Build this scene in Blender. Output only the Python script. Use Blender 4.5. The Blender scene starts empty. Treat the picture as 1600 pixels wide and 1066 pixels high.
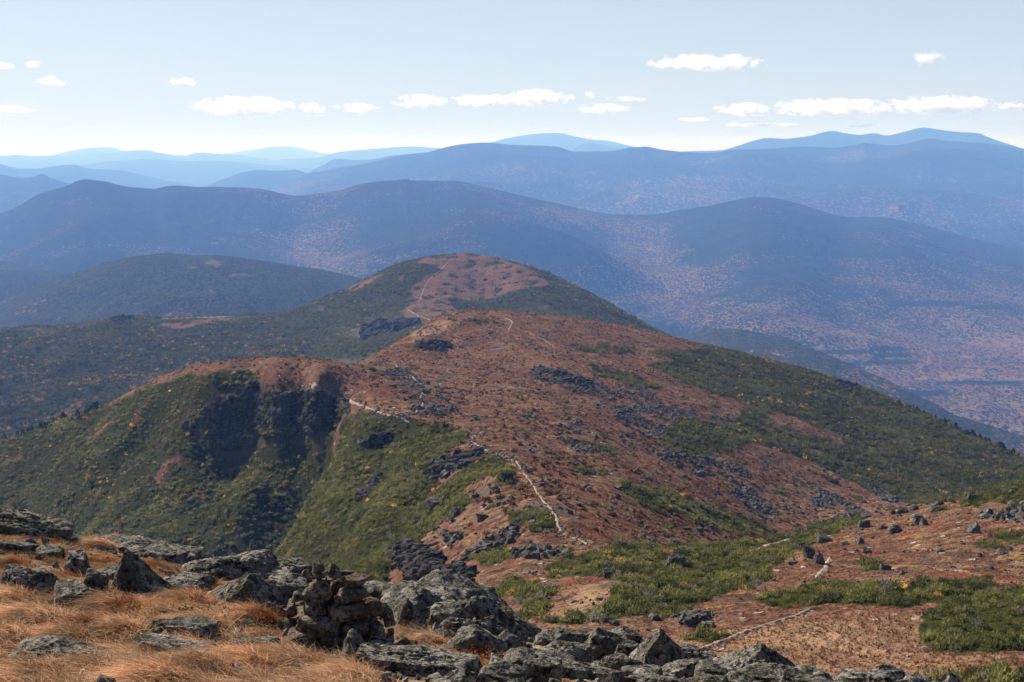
import bpy, bmesh, math, random
import numpy as np
from mathutils import Vector, Matrix
R = math.radians
S = bpy.context.scene
COL = S.collection
rng = np.random.default_rng(7)

# ------------------------------------------------------------------ camera, world, sun, exposure
F = 2200.0                      # focal length in photo pixels (1600 wide)
EYE = 225.0                     # photo row of the eye level
PITCH = math.atan((533 - EYE) / F)
cd = bpy.data.cameras.new('camera'); cam = bpy.data.objects.new('camera', cd); COL.objects.link(cam)
cd.sensor_width = 36; cd.lens = 36 * F / 1600; cd.clip_start = 0.1; cd.clip_end = 200000
cam.location = (0, 0, 0); cam.rotation_euler = (math.pi / 2 - PITCH, 0, 0)
S.camera = cam
SUN_AZ, SUN_EL = -42.0, 33.0    # degrees: azimuth from the view direction (+Y), negative = left
W = bpy.data.worlds.new("World"); S.world = W; W.use_nodes = True
nt = W.node_tree
sky = nt.nodes.new('ShaderNodeTexSky'); sky.sky_type = 'NISHITA'; sky.sun_disc = False
sky.sun_elevation = R(SUN_EL); sky.sun_rotation = R(SUN_AZ); sky.altitude = 1500
sky.air_density = 1.0; sky.dust_density = 0.6; sky.ozone_density = 1.0
# the pale autumn sky near the horizon is milkier than the clear-air model: ease it towards an even pale blue low down
geo_ = nt.nodes.new('ShaderNodeTexCoord'); sx_ = nt.nodes.new('ShaderNodeSeparateXYZ'); nt.links.new(geo_.outputs['Generated'], sx_.inputs[0])
mr_ = nt.nodes.new('ShaderNodeMapRange'); nt.links.new(sx_.outputs[2], mr_.inputs[0])
for i_, q_ in enumerate((0.0, 0.35, 0.76, 0.0)): mr_.inputs[1 + i_].default_value = q_
mx_ = nt.nodes.new('ShaderNodeMix'); mx_.data_type = 'RGBA'; nt.links.new(mr_.outputs[0], mx_.inputs[0]); nt.links.new(sky.outputs[0], mx_.inputs[6]); mx_.inputs[7].default_value = (7.1, 8.2, 9.8, 1)
nt.links.new(mx_.outputs[2], nt.nodes['Background'].inputs[0])
nt.nodes['Background'].inputs[1].default_value = 0.050
sd = bpy.data.lights.new('sun', 'SUN'); sun = bpy.data.objects.new('sun', sd); COL.objects.link(sun)
sd.energy = 5.0; sd.angle = R(0.53); sd.color = (1.0, 0.92, 0.81)
to_sun = Vector((math.sin(R(SUN_AZ)) * math.cos(R(SUN_EL)), math.cos(R(SUN_AZ)) * math.cos(R(SUN_EL)), math.sin(R(SUN_EL))))
sun.rotation_euler = to_sun.to_track_quat('Z', 'Y').to_euler()
sun.location = to_sun * 50
S.view_settings.view_transform = 'Standard'; S.view_settings.look = 'None'
S.view_settings.exposure = 0.90; S.view_settings.gamma = 1
S.cycles.max_bounces = 8; S.cycles.diffuse_bounces = 2; S.cycles.volume_bounces = 4
S.cycles.transparent_max_bounces = 8; S.cycles.use_denoising = True; S.cycles.denoising_input_passes = 'RGB_ALBEDO_NORMAL'; S.cycles.denoising_prefilter = 'ACCURATE'
HAZE_DENSITY, HAZE_COLOR, HAZE_G = 7.4e-5, (0.19, 0.40, 1.0), 0.10

# ------------------------------------------------------------------ helpers
CP, SP = math.cos(PITCH), math.sin(PITCH)
def pix(px, py):
    """photo pixel -> (a, t) = (x/y, z/y) of its line of sight"""
    u = (np.asarray(px, float) - 800) / F; v = (533 - np.asarray(py, float)) / F
    dy = CP + v * SP
    return u / dy, (-SP + v * CP) / dy
def P(px, py, D):
    a, t = pix(px, py); return np.stack([a * D, np.asarray(D, float) + 0 * a, t * D], -1)
def to_pix(a, t):
    """inverse of pix"""
    f = CP - t * SP; v = (SP + t * CP) / f; return 800 + F * a / f, 533 - F * v

def h2(ix, iy, s):
    h = (ix.astype(np.int64) * 374761393 + iy.astype(np.int64) * 668265263 + s * 974634777) & 0xffffffff
    h = ((h ^ (h >> 13)) * 1274126177) & 0xffffffff
    return h ^ (h >> 16)
def perlin(x, y, s=0):
    x = np.asarray(x, float); y = np.asarray(y, float)
    ix = np.floor(x); iy = np.floor(y); fx = x - ix; fy = y - iy
    ux = fx * fx * fx * (fx * (fx * 6 - 15) + 10); uy = fy * fy * fy * (fy * (fy * 6 - 15) + 10)
    def g(i, j, dx, dy):
        an = h2(i, j, s) * (2 * math.pi / 4294967296.0); return np.cos(an) * dx + np.sin(an) * dy
    a = g(ix, iy, fx, fy); b = g(ix + 1, iy, fx - 1, fy); c = g(ix, iy + 1, fx, fy - 1); d = g(ix + 1, iy + 1, fx - 1, fy - 1)
    return 1.5 * ((a + ux * (b - a)) * (1 - uy) + (c + ux * (d - c)) * uy)
def fbm(x, y, o=4, s=0, gain=.5):
    r = 0; k = 1; f = 1
    for i in range(o): r = r + k * perlin(x * f, y * f, s + i * 17); k *= gain; f *= 2.03
    return r
def ridged(x, y, o=4, s=0):
    r = 0; k = 1; f = 1
    for i in range(o): r = r + k * (1 - 2 * np.abs(perlin(x * f, y * f, s + i * 31))); k *= .5; f *= 2.05
    return r / 1.9
def perlin3(p, s=0):
    i = np.floor(p); f = p - i; u = f * f * (3 - 2 * f); r = 0
    for dx in (0, 1):
        for dy in (0, 1):
            for dz in (0, 1):
                h = h2(i[:, 0] + dx, i[:, 1] + dy + 7919 * (i[:, 2] + dz), s)
                v = h / 2147483648.0 - 1
                wgt = (u[:, 0] if dx else 1 - u[:, 0]) * (u[:, 1] if dy else 1 - u[:, 1]) * (u[:, 2] if dz else 1 - u[:, 2])
                r = r + v * wgt
    return r
def fbm3(p, o=3, s=0):
    r = 0; k = 1
    for i in range(o): r = r + k * perlin3(p * (2.07 ** i), s + i * 13); k *= .5
    return r
def sstep(a, b, x):
    t = np.clip((x - a) / (b - a), 0, 1); return t * t * (3 - 2 * t)
def inpoly(px, py, poly):
    r = np.zeros(px.shape, bool); n = len(poly); j = n - 1
    for i in range(n):
        xi, yi = poly[i]; xj, yj = poly[j]
        if yi != yj:
            r ^= ((yi > py) != (yj > py)) & (px < (xj - xi) * (py - yi) / (yj - yi) + xi)
        j = i
    return r

def mesh_obj(name, v, f, mat, parent=None, smooth=True, cols=None, **tags):
    """one mesh object from numpy vertices and equal-sided faces"""
    m = bpy.data.meshes.new(name); v = np.asarray(v, np.float32); f = np.asarray(f, np.int32)
    m.vertices.add(len(v)); m.vertices.foreach_set('co', v.ravel())
    k = f.shape[1]; m.loops.add(f.size); m.loops.foreach_set('vertex_index', f.ravel())
    m.polygons.add(len(f)); m.polygons.foreach_set('loop_start', np.arange(0, f.size, k, dtype=np.int32))
    m.polygons.foreach_set('loop_total', np.full(len(f), k, np.int32))
    m.polygons.foreach_set('use_smooth', np.full(len(f), smooth, bool))
    for nm, c in (cols or {}).items():
        at = m.color_attributes.new(nm, 'FLOAT_COLOR', 'POINT'); c = np.asarray(c, np.float32)
        if c.shape[1] == 3: c = np.concatenate([c, np.ones((len(c), 1), np.float32)], 1)
        at.data.foreach_set('color', c.ravel())
    m.update(calc_edges=True); m.materials.append(mat)
    o = bpy.data.objects.new(name, m); COL.objects.link(o)
    if parent: o.parent = parent
    return tag(o, **tags)
def tag(o, label=None, category=None, group=None, kind=None):
    for k, x in (('label', label), ('category', category), ('group', group), ('kind', kind)):
        if x: o[k] = x
    return o
def empty(name, loc, **tags):
    o = bpy.data.objects.new(name, None); o.location = loc; o.empty_display_size = .1; COL.objects.link(o); return tag(o, **tags)
def grid_faces(nc, nr):
    i = np.arange(nc * nr).reshape(nc, nr)
    return np.stack([i[:-1, :-1], i[1:, :-1], i[1:, 1:], i[:-1, 1:]], -1).reshape(-1, 4)

# ------------------------------------------------------------------ materials
class N:
    """tiny node-tree writer"""
    def __init__(s, name):
        s.m = bpy.data.materials.new(name); s.m.use_nodes = True; s.t = s.m.node_tree
        s.b = s.t.nodes['Principled BSDF']; s.b.inputs['Roughness'].default_value = .9
        s.b.inputs['Specular IOR Level'].default_value = .0
        s.pos = s.n('ShaderNodeNewGeometry').outputs['Position']
    def n(s, typ, **kw):
        x = s.t.nodes.new(typ)
        for k, v in kw.items(): setattr(x, k, v)
        return x
    def put(s, sock, v):
        if isinstance(v, bpy.types.NodeSocket): s.t.links.new(v, sock)
        elif isinstance(v, tuple) and len(v) == 3 and sock.type == 'RGBA': sock.default_value = (*v, 1)
        else: sock.default_value = v
    def noise(s, scale, detail=3, rough=.55, vec=None, color=False, dist=0):
        x = s.n('ShaderNodeTexNoise'); s.put(x.inputs['Vector'], vec or s.pos); x.inputs['Scale'].default_value = scale
        x.inputs['Detail'].default_value = detail; x.inputs['Roughness'].default_value = rough; x.inputs['Distortion'].default_value = dist
        return x.outputs[1 if color else 0]
    def vor(s, scale, out='Distance', vec=None, feature='F1', rnd=1):
        x = s.n('ShaderNodeTexVoronoi', feature=feature); s.put(x.inputs['Vector'], vec or s.pos); x.inputs['Scale'].default_value = scale
        x.inputs['Randomness'].default_value = rnd
        return x.outputs[out]
    def ramp(s, v, a, b, lo=0., hi=1.):
        x = s.n('ShaderNodeMapRange', interpolation_type='SMOOTHSTEP'); s.put(x.inputs[0], v)
        for i, q in enumerate((a, b, lo, hi)): x.inputs[1 + i].default_value = q
        return x.outputs[0]
    def mix(s, f, a, b, typ='MIX'):
        x = s.n('ShaderNodeMix', data_type='RGBA', blend_type=typ); s.put(x.inputs[0], f); s.put(x.inputs[6], a); s.put(x.inputs[7], b); return x.outputs[2]
    def math(s, op, a, b=0.):
        x = s.n('ShaderNodeMath', operation=op); s.put(x.inputs[0], a); s.put(x.inputs[1], b); return x.outputs[0]
    def attr(s, name, typ='GEOMETRY'):
        x = s.n('ShaderNodeAttribute', attribute_name=name, attribute_type=typ); return x.outputs['Color']
    def sep(s, c):
        x = s.n('ShaderNodeSeparateColor'); s.put(x.inputs[0], c); return x.outputs
    def scale(s, v, k):
        x = s.n('ShaderNodeVectorMath', operation='MULTIPLY'); s.put(x.inputs[0], v); x.inputs[1].default_value = k; return x.outputs[0]
    def bump(s, h, strength, dist):
        x = s.n('ShaderNodeBump'); s.put(x.inputs['Height'], h); x.inputs['Strength'].default_value = strength; x.inputs['Distance'].default_value = dist
        if s.b.inputs['Normal'].is_linked: s.t.links.new(s.b.inputs['Normal'].links[0].from_socket, x.inputs['Normal'])
        s.t.links.new(x.outputs[0], s.b.inputs['Normal'])
    def done(s, col, rough=None):
        s.put(s.b.inputs['Base Color'], col)
        if rough is not None: s.put(s.b.inputs['Roughness'], rough)
        return s.m

def forest_mat(name, tree, dark, light, autumn, amount, patch, pscale=None):
    """canopy seen from far: crown-sized cells, dark conifers with turning hardwood stands; amount from the mesh attribute 'autumn'"""
    m = N(name)
    tp = m.scale(m.pos, (1, .45, 1)); c = m.sep(m.vor(1 / tree, 'Color', tp))
    a = m.sep(m.attr('cover'))[0]
    p = m.noise(1 / patch, 4, .65)
    k = m.math('ADD', m.math('MULTIPLY', m.math('SUBTRACT', p, .5), 1.5), m.math('ADD', a, amount))
    conif = m.mix(c[1], dark, light)
    conif = m.mix(m.ramp(m.noise(1 / (tree * 7), 3), .35, .7), conif, m.mix(.5, conif, dark))
    au = m.mix(c[2], autumn[0], autumn[1])
    au = m.mix(m.ramp(m.noise(1 / (patch * .4), 2), .4, .65), au, autumn[2])
    f = m.ramp(m.math('SUBTRACT', k, c[0]), -.08, .08)
    rock = m.mix(c[1], (.13, .105, .09), (.08, .066, .06))
    col = m.mix(m.sep(m.attr('cover'))[1], m.mix(f, conif, au), rock)
    m.bump(m.vor(1 / tree, vec=tp), .7, -tree * .45)
    return m.done(col)

def rock_mat(name, base, pale, dark, lichen, k=1.0):
    m = N(name); tc = m.n('ShaderNodeTexCoord').outputs['Object']
    p = m.pos
    n1 = m.noise(3.2 * k, 5, .65, p); n2 = m.noise(14 * k, 5, .7, p); n3 = m.noise(48 * k, 4, .7, p)
    col = m.mix(m.ramp(n1, .35, .65), base, pale)
    col = m.mix(m.ramp(n2, .44, .60), col, dark)
    spots = m.ramp(m.vor(9 * k, vec=p), .22, .12)
    col = m.mix(m.math('MULTIPLY', m.ramp(m.noise(5 * k, 3, .6), .48, .62), m.ramp(n3, .40, .55)), col, lichen)
    col = m.mix(m.math('MULTIPLY', spots, m.ramp(n2, .45, .6)), col, pale)
    col = m.mix(m.ramp(n3, .52, .68), col, dark)
    v = m.vor(26 * k, vec=p)
    m.bump(m.math('ADD', m.noise(9 * k, 6, .72, p), m.math('MULTIPLY', n3, .5)), .9, .05 / k)
    m.bump(v, .5, .012 / k)
    return m.done(col, .93)

MAT = {}
MAT['rock'] = rock_mat('lichen_rock', (.14, .13, .112), (.37, .34, .295), (.024, .023, .021), (.115, .11, .075))
MAT['cairn'] = rock_mat('cairn_rock', (.165, .122, .098), (.33, .27, .225), (.05, .037, .031), (.10, .09, .062), 1.6)
MAT['farrock'] = rock_mat('hill_rock', (.115, .103, .095), (.26, .235, .21), (.038, .035, .034), (.09, .088, .065), .35)

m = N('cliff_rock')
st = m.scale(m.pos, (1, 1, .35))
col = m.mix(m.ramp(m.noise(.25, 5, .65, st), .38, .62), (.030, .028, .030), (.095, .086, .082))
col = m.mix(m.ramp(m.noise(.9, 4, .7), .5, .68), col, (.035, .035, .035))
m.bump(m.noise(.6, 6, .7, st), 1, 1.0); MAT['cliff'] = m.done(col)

def tundra_mat(name, k, warm=1.0):
    """heath and sedge over stony ground; cover attribute: R = shrub understorey, G = bare rock, B = straw grass"""
    m = N(name); c = m.sep(m.attr('cover'))
    n1 = m.noise(.035 * k, 4, .6); n2 = m.noise(.45 * k, 4, .7); n3 = m.noise(2.3 * k, 3, .7)
    col = m.mix(m.ramp(n1, .38, .62), (.195, .098, .062), (.25, .155, .098))
    col = m.mix(m.ramp(n2, .40, .58), (.095, .048, .034), col)
    col = m.mix(m.ramp(m.noise(.13 * k, 4, .7), .54, .66), col, (.20, .065, .046))
    col = m.mix(m.math('MULTIPLY', m.ramp(m.noise(.21 * k, 4, .7), .56, .66), .8), col, (.33, .19, .075))
    col = m.mix(m.math('MULTIPLY', m.ramp(m.noise(.11 * k, 5, .7), .57, .66), .7), col, (.12, .105, .09))
    col = m.mix(m.ramp(n3, .40, .60, .0, .85), col, m.mix(.6, col, (.03, .02, .016)))
    straw = m.mix(n3, (.38, .255, .16), (.23, .135, .08))
    col = m.mix(c[2], col, straw)
    green = m.mix(n2, (.022, .024, .009), (.055, .054, .018))
    col = m.mix(c[0], col, green)
    rk = m.mix(n3, (.05, .042, .040), (.15, .12, .105))
    col = m.mix(m.math('MULTIPLY', c[1], m.ramp(n2, .25, .5)), col, rk)
    # scattered pale stones
    vs = m.sep(m.vor(.55 * k, 'Color')); vd = m.vor(.55 * k)
    stone = m.math('MULTIPLY', m.math('MULTIPLY', m.ramp(vs[0], .80, .84), m.ramp(vd, .30, .20)), m.math('SUBTRACT', 1.0, c[0]))
    col = m.mix(stone, col, m.mix(vs[1], (.16, .145, .13), (.42, .38, .34)))
    m.bump(m.math('ADD', m.math('MULTIPLY', n2, 1.0), m.math('MULTIPLY', n3, .45)), 1.0, .8 / k)
    m.bump(stone, .8, .25 / k)
    return m.done(col)
MAT['tundra'] = tundra_mat('tundra_heath', 1.0)
MAT['heath'] = tundra_mat('hillside_heath', 2.2)

m = N('bare_path')
col = m.mix(m.noise(1.5, 5, .7), (.25, .19, .145), (.38, .31, .25)); col = m.mix(m.ramp(m.noise(5, 3), .55, .7), col, (.16, .13, .11))
m.bump(m.noise(3, 5, .7), .8, .25); MAT['path'] = m.done(col)

def leaf_mat(name, trans=.25, typ='GEOMETRY'):
    m = N(name); col = m.attr('tint', typ)
    col = m.mix(m.ramp(m.noise(1.7, 3, .7), .4, .62), m.mix(.5, col, (.012, .016, .008)), col)
    m.done(col); m.b.inputs['Roughness'].default_value = .75
    if trans:
        tr = m.n('ShaderNodeBsdfTranslucent'); m.put(tr.inputs[0], col); mx = m.n('ShaderNodeMixShader'); mx.inputs[0].default_value = trans
        out = m.t.nodes['Material Output']; m.t.links.new(m.b.outputs[0], mx.inputs[1]); m.t.links.new(tr.outputs[0], mx.inputs[2]); m.t.links.new(mx.outputs[0], out.inputs[0])
    return m.m
MAT['needles'] = leaf_mat('spruce_needles', .38)
MAT['blade'] = leaf_mat('dry_grass', .42)
MAT['needles_i'] = leaf_mat('scrub_needles', .38, 'INSTANCER'); MAT['blade_i'] = leaf_mat('sedge_blades', .42, 'INSTANCER')

m = N('summit_soil')
n2 = m.noise(6, 5, .7)
col = m.mix(m.ramp(m.noise(1.1, 4, .65), .42, .6), (.20, .10, .05), (.17, .125, .085))
col = m.mix(m.ramp(n2, .42, .62), col, (.09, .055, .03)); col = m.mix(m.ramp(m.noise(2.1, 4), .58, .68), col, (.26, .24, .21))
m.bump(n2, 1, .06); MAT['soil'] = m.done(col)

AUT = ((.155, .085, .052), (.125, .062, .054), (.165, .108, .062))
MAT['forest_far'] = forest_mat('far_forest', 14, (.008, .011, .009), (.024, .028, .019), AUT, -.05, 1500)
MAT['forest_valley'] = forest_mat('valley_forest', 7, (.008, .011, .008), (.028, .031, .018), AUT, .04, 420)
MAT['forest_mid'] = forest_mat('slope_forest', 6, (.010, .012, .006), (.056, .054, .024), ((.26, .16, .06), (.20, .10, .05), (.15, .07, .04)), -.10, 230)

# ------------------------------------------------------------------ terrain builders
class Sheet:
    """height field over (a, w) = (x/y, ln y); t = z/y.  Seen from the origin, a line of sight has constant (a, t)."""
    def __init__(s, a0, a1, D0, D1, nc, nr):
        s.a = np.linspace(a0, a1, nc); s.w = np.linspace(math.log(D0), math.log(D1), nr)
        s.A, s.Wg = np.meshgrid(s.a, s.w, indexing='ij'); s.Y = np.exp(s.Wg); s.X = s.A * s.Y
    def rbf(s, pts, K=3.0, smooth=1e-4, cn=140, cr=200):
        pts = np.asarray(pts, float); pa, ptt = pix(pts[:, 0], pts[:, 1]); pw = np.log(pts[:, 2]); q = np.stack([pa * K, pw], 1)
        def ker(r2): return .5 * r2 * np.log(r2 + 1e-12)
        n = len(q); d2 = ((q[:, None] - q[None]) ** 2).sum(-1)
        Am = np.zeros((n + 3, n + 3)); Am[:n, :n] = ker(d2) + smooth * np.eye(n); Am[:n, n] = 1; Am[:n, n + 1:] = q; Am[n, :n] = 1; Am[n + 1:, :n] = q.T
        sol = np.linalg.solve(Am, np.r_[ptt, 0, 0, 0])
        ca = np.linspace(s.a[0], s.a[-1], cn); cw = np.linspace(s.w[0], s.w[-1], cr)
        g = np.stack(np.meshgrid(ca * K, cw, indexing='ij'), -1).reshape(-1, 2); T = np.empty(len(g))
        for i in range(0, len(g), 4000):
            e = g[i:i + 4000]; T[i:i + 4000] = ker(((e[:, None] - q[None]) ** 2).sum(-1)) @ sol[:n] + sol[n] + e @ sol[n + 1:]
        T = T.reshape(cn, cr)
        def cub(T, n):                       # Catmull-Rom resample along axis 0
            x = np.linspace(0, len(T) - 1, n); i = np.clip(np.floor(x).astype(int), 0, len(T) - 2); f = (x - i)[:, None]
            p0 = T[np.clip(i - 1, 0, None)]; p1 = T[i]; p2 = T[i + 1]; p3 = T[np.clip(i + 2, None, len(T) - 1)]
            return p1 + .5 * f * (p2 - p0 + f * (2 * p0 - 5 * p1 + 4 * p2 - p3 + f * (3 * (p1 - p2) + p3 - p0)))
        s.Z = cub(cub(T, len(s.a)).T, len(s.w)).T * s.Y
    def fin(s):
        s.T = s.Z / s.Y; s.PX, s.PY = to_pix(s.A, s.T)
    def hit(s, px, py):
        """where the line of sight through a photo pixel first meets the sheet"""
        a, t = pix(px, py); c = np.clip((a - s.a[0]) / (s.a[1] - s.a[0]), 0, len(s.a) - 1.001); i = int(c); f = c - i
        col = s.T[i] * (1 - f) + s.T[i + 1] * f; k = np.nonzero(col >= t)[0]
        if len(k) == 0: j = int(np.argmax(col)); D = math.exp(s.w[j])
        else:
            j = k[0]
            if j == 0: D = math.exp(s.w[0])
            else:
                g = (t - col[j - 1]) / max(col[j] - col[j - 1], 1e-9); D = math.exp(s.w[j - 1] + g * (s.w[1] - s.w[0]))
        return s.at(a * D, D)
    def at(s, x, y):
        """point on the sheet at world x, y (arrays allowed)"""
        x = np.asarray(x, float); y = np.asarray(y, float)
        c = np.clip((x / y - s.a[0]) / (s.a[1] - s.a[0]), 0, len(s.a) - 1.001); r = np.clip((np.log(y) - s.w[0]) / (s.w[1] - s.w[0]), 0, len(s.w) - 1.001)
        i = c.astype(int); j = r.astype(int); f = c - i; g = r - j
        z = (s.Z[i, j] * (1 - f) + s.Z[i + 1, j] * f) * (1 - g) + (s.Z[i, j + 1] * (1 - f) + s.Z[i + 1, j + 1] * f) * g
        return np.stack([x, y, z], -1)
    def sample(s, mask, n, r=rng):
        """n random points, even over the ground, where mask (0..1) allows"""
        wgt = (mask * s.Y ** 2).ravel(); k = r.choice(wgt.size, n, p=wgt / wgt.sum())
        i, j = np.unravel_index(k, mask.shape)
        a = s.a[i] + (r.random(n) - .5) * (s.a[1] - s.a[0]); y = np.exp(s.w[j] + (r.random(n) - .5) * (s.w[1] - s.w[0]))
        return s.at(a * y, y), i, j
    def area(s, mask): return float((mask * s.Y ** 2).sum() * (s.a[1] - s.a[0]) * (s.w[1] - s.w[0]))
    def mesh(s, name, mat, cover=None, **tags):
        v = np.stack([s.X, s.Y, s.Z], -1).reshape(-1, 3)
        cols = {'cover': np.stack([np.broadcast_to(c, s.Z.shape) for c in cover], -1).reshape(-1, 3)} if cover is not None else None
        return mesh_obj(name, v, grid_faces(*s.Z.shape), mat, cols=cols, kind='structure', **tags)

def interp(pts, x, k=1):
    p = np.asarray(pts, float); return np.interp(x, p[:, 0], p[:, k])
def smooth_curve(pts, x, k=1):
    """Catmull-like cubic through the points, no overshoot (monotone tangents)"""
    p = np.asarray(pts, float); xs, ys = p[:, 0], p[:, k]; h = np.diff(xs); d = np.diff(ys) / h
    mt = np.r_[d[0], np.where(d[:-1] * d[1:] > 0, 2 * d[:-1] * d[1:] / (d[:-1] + d[1:] + 1e-12), 0), d[-1]]
    i = np.clip(np.searchsorted(xs, x) - 1, 0, len(h) - 1); q = np.clip((x - xs[i]) / h[i], 0, 1)
    return (2 * q**3 - 3 * q**2 + 1) * ys[i] + (q**3 - 2 * q**2 + q) * h[i] * mt[i] + (-2 * q**3 + 3 * q**2) * ys[i + 1] + (q**3 - q**2) * h[i] * mt[i + 1]

def mountain(name, label, crest, D, floor, foot, mat, cols=500, rows=120, spur=0., spw=900., jag=0., prof=1.25, back=.5, seed=1, cover=None, extra=None, Dk=None):
    """a range: crest line (photo px, py) standing D metres away, slopes falling to the floor in front and behind"""
    px = np.linspace(crest[0][0], crest[-1][0], cols); py = smooth_curve(crest, px); a, t = pix(px, py)
    Dc = np.full(cols, float(D)) if Dk is None else smooth_curve(Dk, px)
    zc = t * Dc
    if jag: zc = zc + jag * fbm(px * D / F / (spw * .35), px * 0 + seed, 4, seed)
    nf = int(rows * .75); nb = rows - nf
    u = np.r_[np.linspace(0, 1, nf, endpoint=False), 1 + np.linspace(0, 1, nb)]
    Y = np.where(u[None] <= 1, foot + (Dc[:, None] - foot) * u[None], Dc[:, None] + (Dc[:, None] - foot) * back * (u[None] - 1))
    X = a[:, None] * Y
    sgn = np.where(u <= 1, u, 2 - u)[None]
    warp = fbm(X / spw * .6, Y / spw * .6, 3, seed + 5) * .12 * np.sin(np.pi * np.clip(sgn, 0, 1))
    q = np.clip(sgn + warp, 0, 1); prf = q ** prof * (1 - .25 * q ** 4) / .75
    Z = floor + (zc[:, None] - floor) * np.clip(prf, 0, 1)
    env = np.clip((1 - sgn) * 1.8, 0, 1) * np.clip(sgn * 4 + .15, 0, 1)
    if spur:
        wx = X + spw * .35 * fbm(X / spw, Y / spw, 2, seed + 9)
        Z = Z + spur * env * (ridged(wx / spw, Y / (spw * 1.7), 5, seed) - .25)
    if extra is not None: Z = Z + extra(X, Y, Z, sgn)
    cv = np.zeros((cols * rows, 3))
    if cover is not None:
        PX, PY = to_pix(X / Y, Z / Y); cv = cover(X, Y, Z, PX, PY).reshape(-1, 3)
    return mesh_obj(name, np.stack([X, Y, Z], -1).reshape(-1, 3), grid_faces(cols, rows), mat, cols={'cover': cv}, kind='structure', label=label)

# ------------------------------------------------------------------ the ground sheet under everything and the distant ranges
FL = -900.
gx = np.linspace(-60000, 60000, 121); gy = np.r_[np.linspace(-2000, 20000, 90), np.linspace(21000, 116000, 60)]
GX, GY = np.meshgrid(gx, gy, indexing='ij')
mesh_obj('ground', np.stack([GX, GY, FL - 40 + 30 * fbm(GX / 4000, GY / 4000, 3, 3)], -1).reshape(-1, 3), grid_faces(len(gx), len(gy)), MAT['forest_far'],
         cols={'cover': np.tile([.15, 0, 0], (GX.size, 1))}, kind='structure', label='wooded valley floor running out to the pale horizon')
FAR = [
 ('pale rounded peak farthest off at the centre left of the horizon', [(300,247),(350,241),(395,234),(430,229.5),(450,229),(465,231),(510,240),(560,246)], 70000, 40000),
 ('faint blue flat topped peak on the left horizon', [(40,250),(80,244),(100,239),(147,231),(172,230.5),(192,236),(227,239),(280,248)], 56000, 32000),
 ('long pale blue ridge along the left horizon', [(-160,240),(-60,243),(0,244.5),(30,242.5),(50,244.5),(100,244),(150,241),(192,237),(227,235),(250,239.5),(287,244),(297,242),(307,239),(350,241),(375,242.5),(400,246),(425,250.5),(470,254)], 46000, 28000),
 ('pale blue ridge running behind the dark blue mountain', [(400,254),(425,251),(500,246),(517,241),(550,236),(600,232),(645,229.5),(687,232),(740,240),(800,250)], 44000, 27000),
 ('pale low ridge below the long left ridge', [(90,265),(130,258),(170,253),(230,249),(300,252),(350,252),(400,256),(450,261),(500,266)], 34000, 22000),
 ('broad pale blue mountain rising behind the saddle at the centre', [(730,232),(770,222),(790,217),(815,213),(850,209),(868,208),(900,214),(930,219),(945,220),(970,225),(1000,231),(1050,240)], 38000, 24000),
 ('small blue pointed hill below the broad pale mountain', [(870,245),(890,236),(905,228),(920,223),(935,226),(960,230),(990,234),(1030,242)], 30000, 20000),
 ('jagged twin topped blue range on the right horizon', [(1030,242),(1070,237),(1100,236),(1125,235),(1150,229),(1180,219.5),(1200,216),(1225,217.5),(1250,215),(1270,211.5),(1290,206),(1300,205),(1320,208.5),(1345,211.5),(1365,209),(1385,212),(1410,207),(1432,201.5),(1443,200),(1462,202.5),(1480,205),(1500,207),(1525,208),(1545,215),(1565,222),(1590,230),(1620,240),(1700,250)], 23500, 18000),
 ('blue ridge with a sharp left peak left of the dark mountain', [(440,285),(480,270),(505,258),(525,248.5),(540,249.5),(560,251),(580,250),(600,246),(620,242.5),(640,242),(665,243),(700,250),(760,262)], 25000, 17000),
 ('low blue hill standing in the gap at the left', [(280,305),(320,292),(350,280),(380,270),(410,266),(435,267),(460,265.5),(480,272),(520,288),(560,300)], 20500, 14500),
 ('middle blue ridge at the far left under the pale ranges', [(-150,255),(-60,250),(0,257),(30,264),(60,264),(100,259),(118,258.5),(135,263),(190,267),(230,276),(260,283),(300,289),(350,298),(400,308)], 23500, 15500),
 ('blue hill at the left edge with a small peak', [(-200,260),(-80,265),(0,273),(35,279),(50,278),(65,272.5),(80,279),(110,288),(150,300),(200,318),(260,335)], 15000, 10500),
]
for i, (lab, cr, D, foot) in enumerate(FAR):
    mountain('mountain', lab, cr, D, FL, foot, MAT['forest_far'], cols=420, rows=60, spur=60 + D * .001, spw=1500 + D * .03, jag=D * .00025, seed=40 + i, prof=1.1)

def gauss_line(X, Y, line, width):
    """exp falloff of the distance to a polyline of world points"""
    best = np.full(X.shape, 1e12); par = np.zeros(X.shape); n = len(line) - 1
    for i in range(n):
        (x0, y0), (x1, y1) = line[i], line[i + 1]; dx, dy = x1 - x0, y1 - y0
        q = np.clip(((X - x0) * dx + (Y - y0) * dy) / (dx * dx + dy * dy), 0, 1); d = (X - x0 - q * dx) ** 2 + (Y - y0 - q * dy) ** 2
        m_ = d < best; best = np.where(m_, d, best); par = np.where(m_, (i + q) / n, par)
    return np.exp(-best / width ** 2), par

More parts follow.
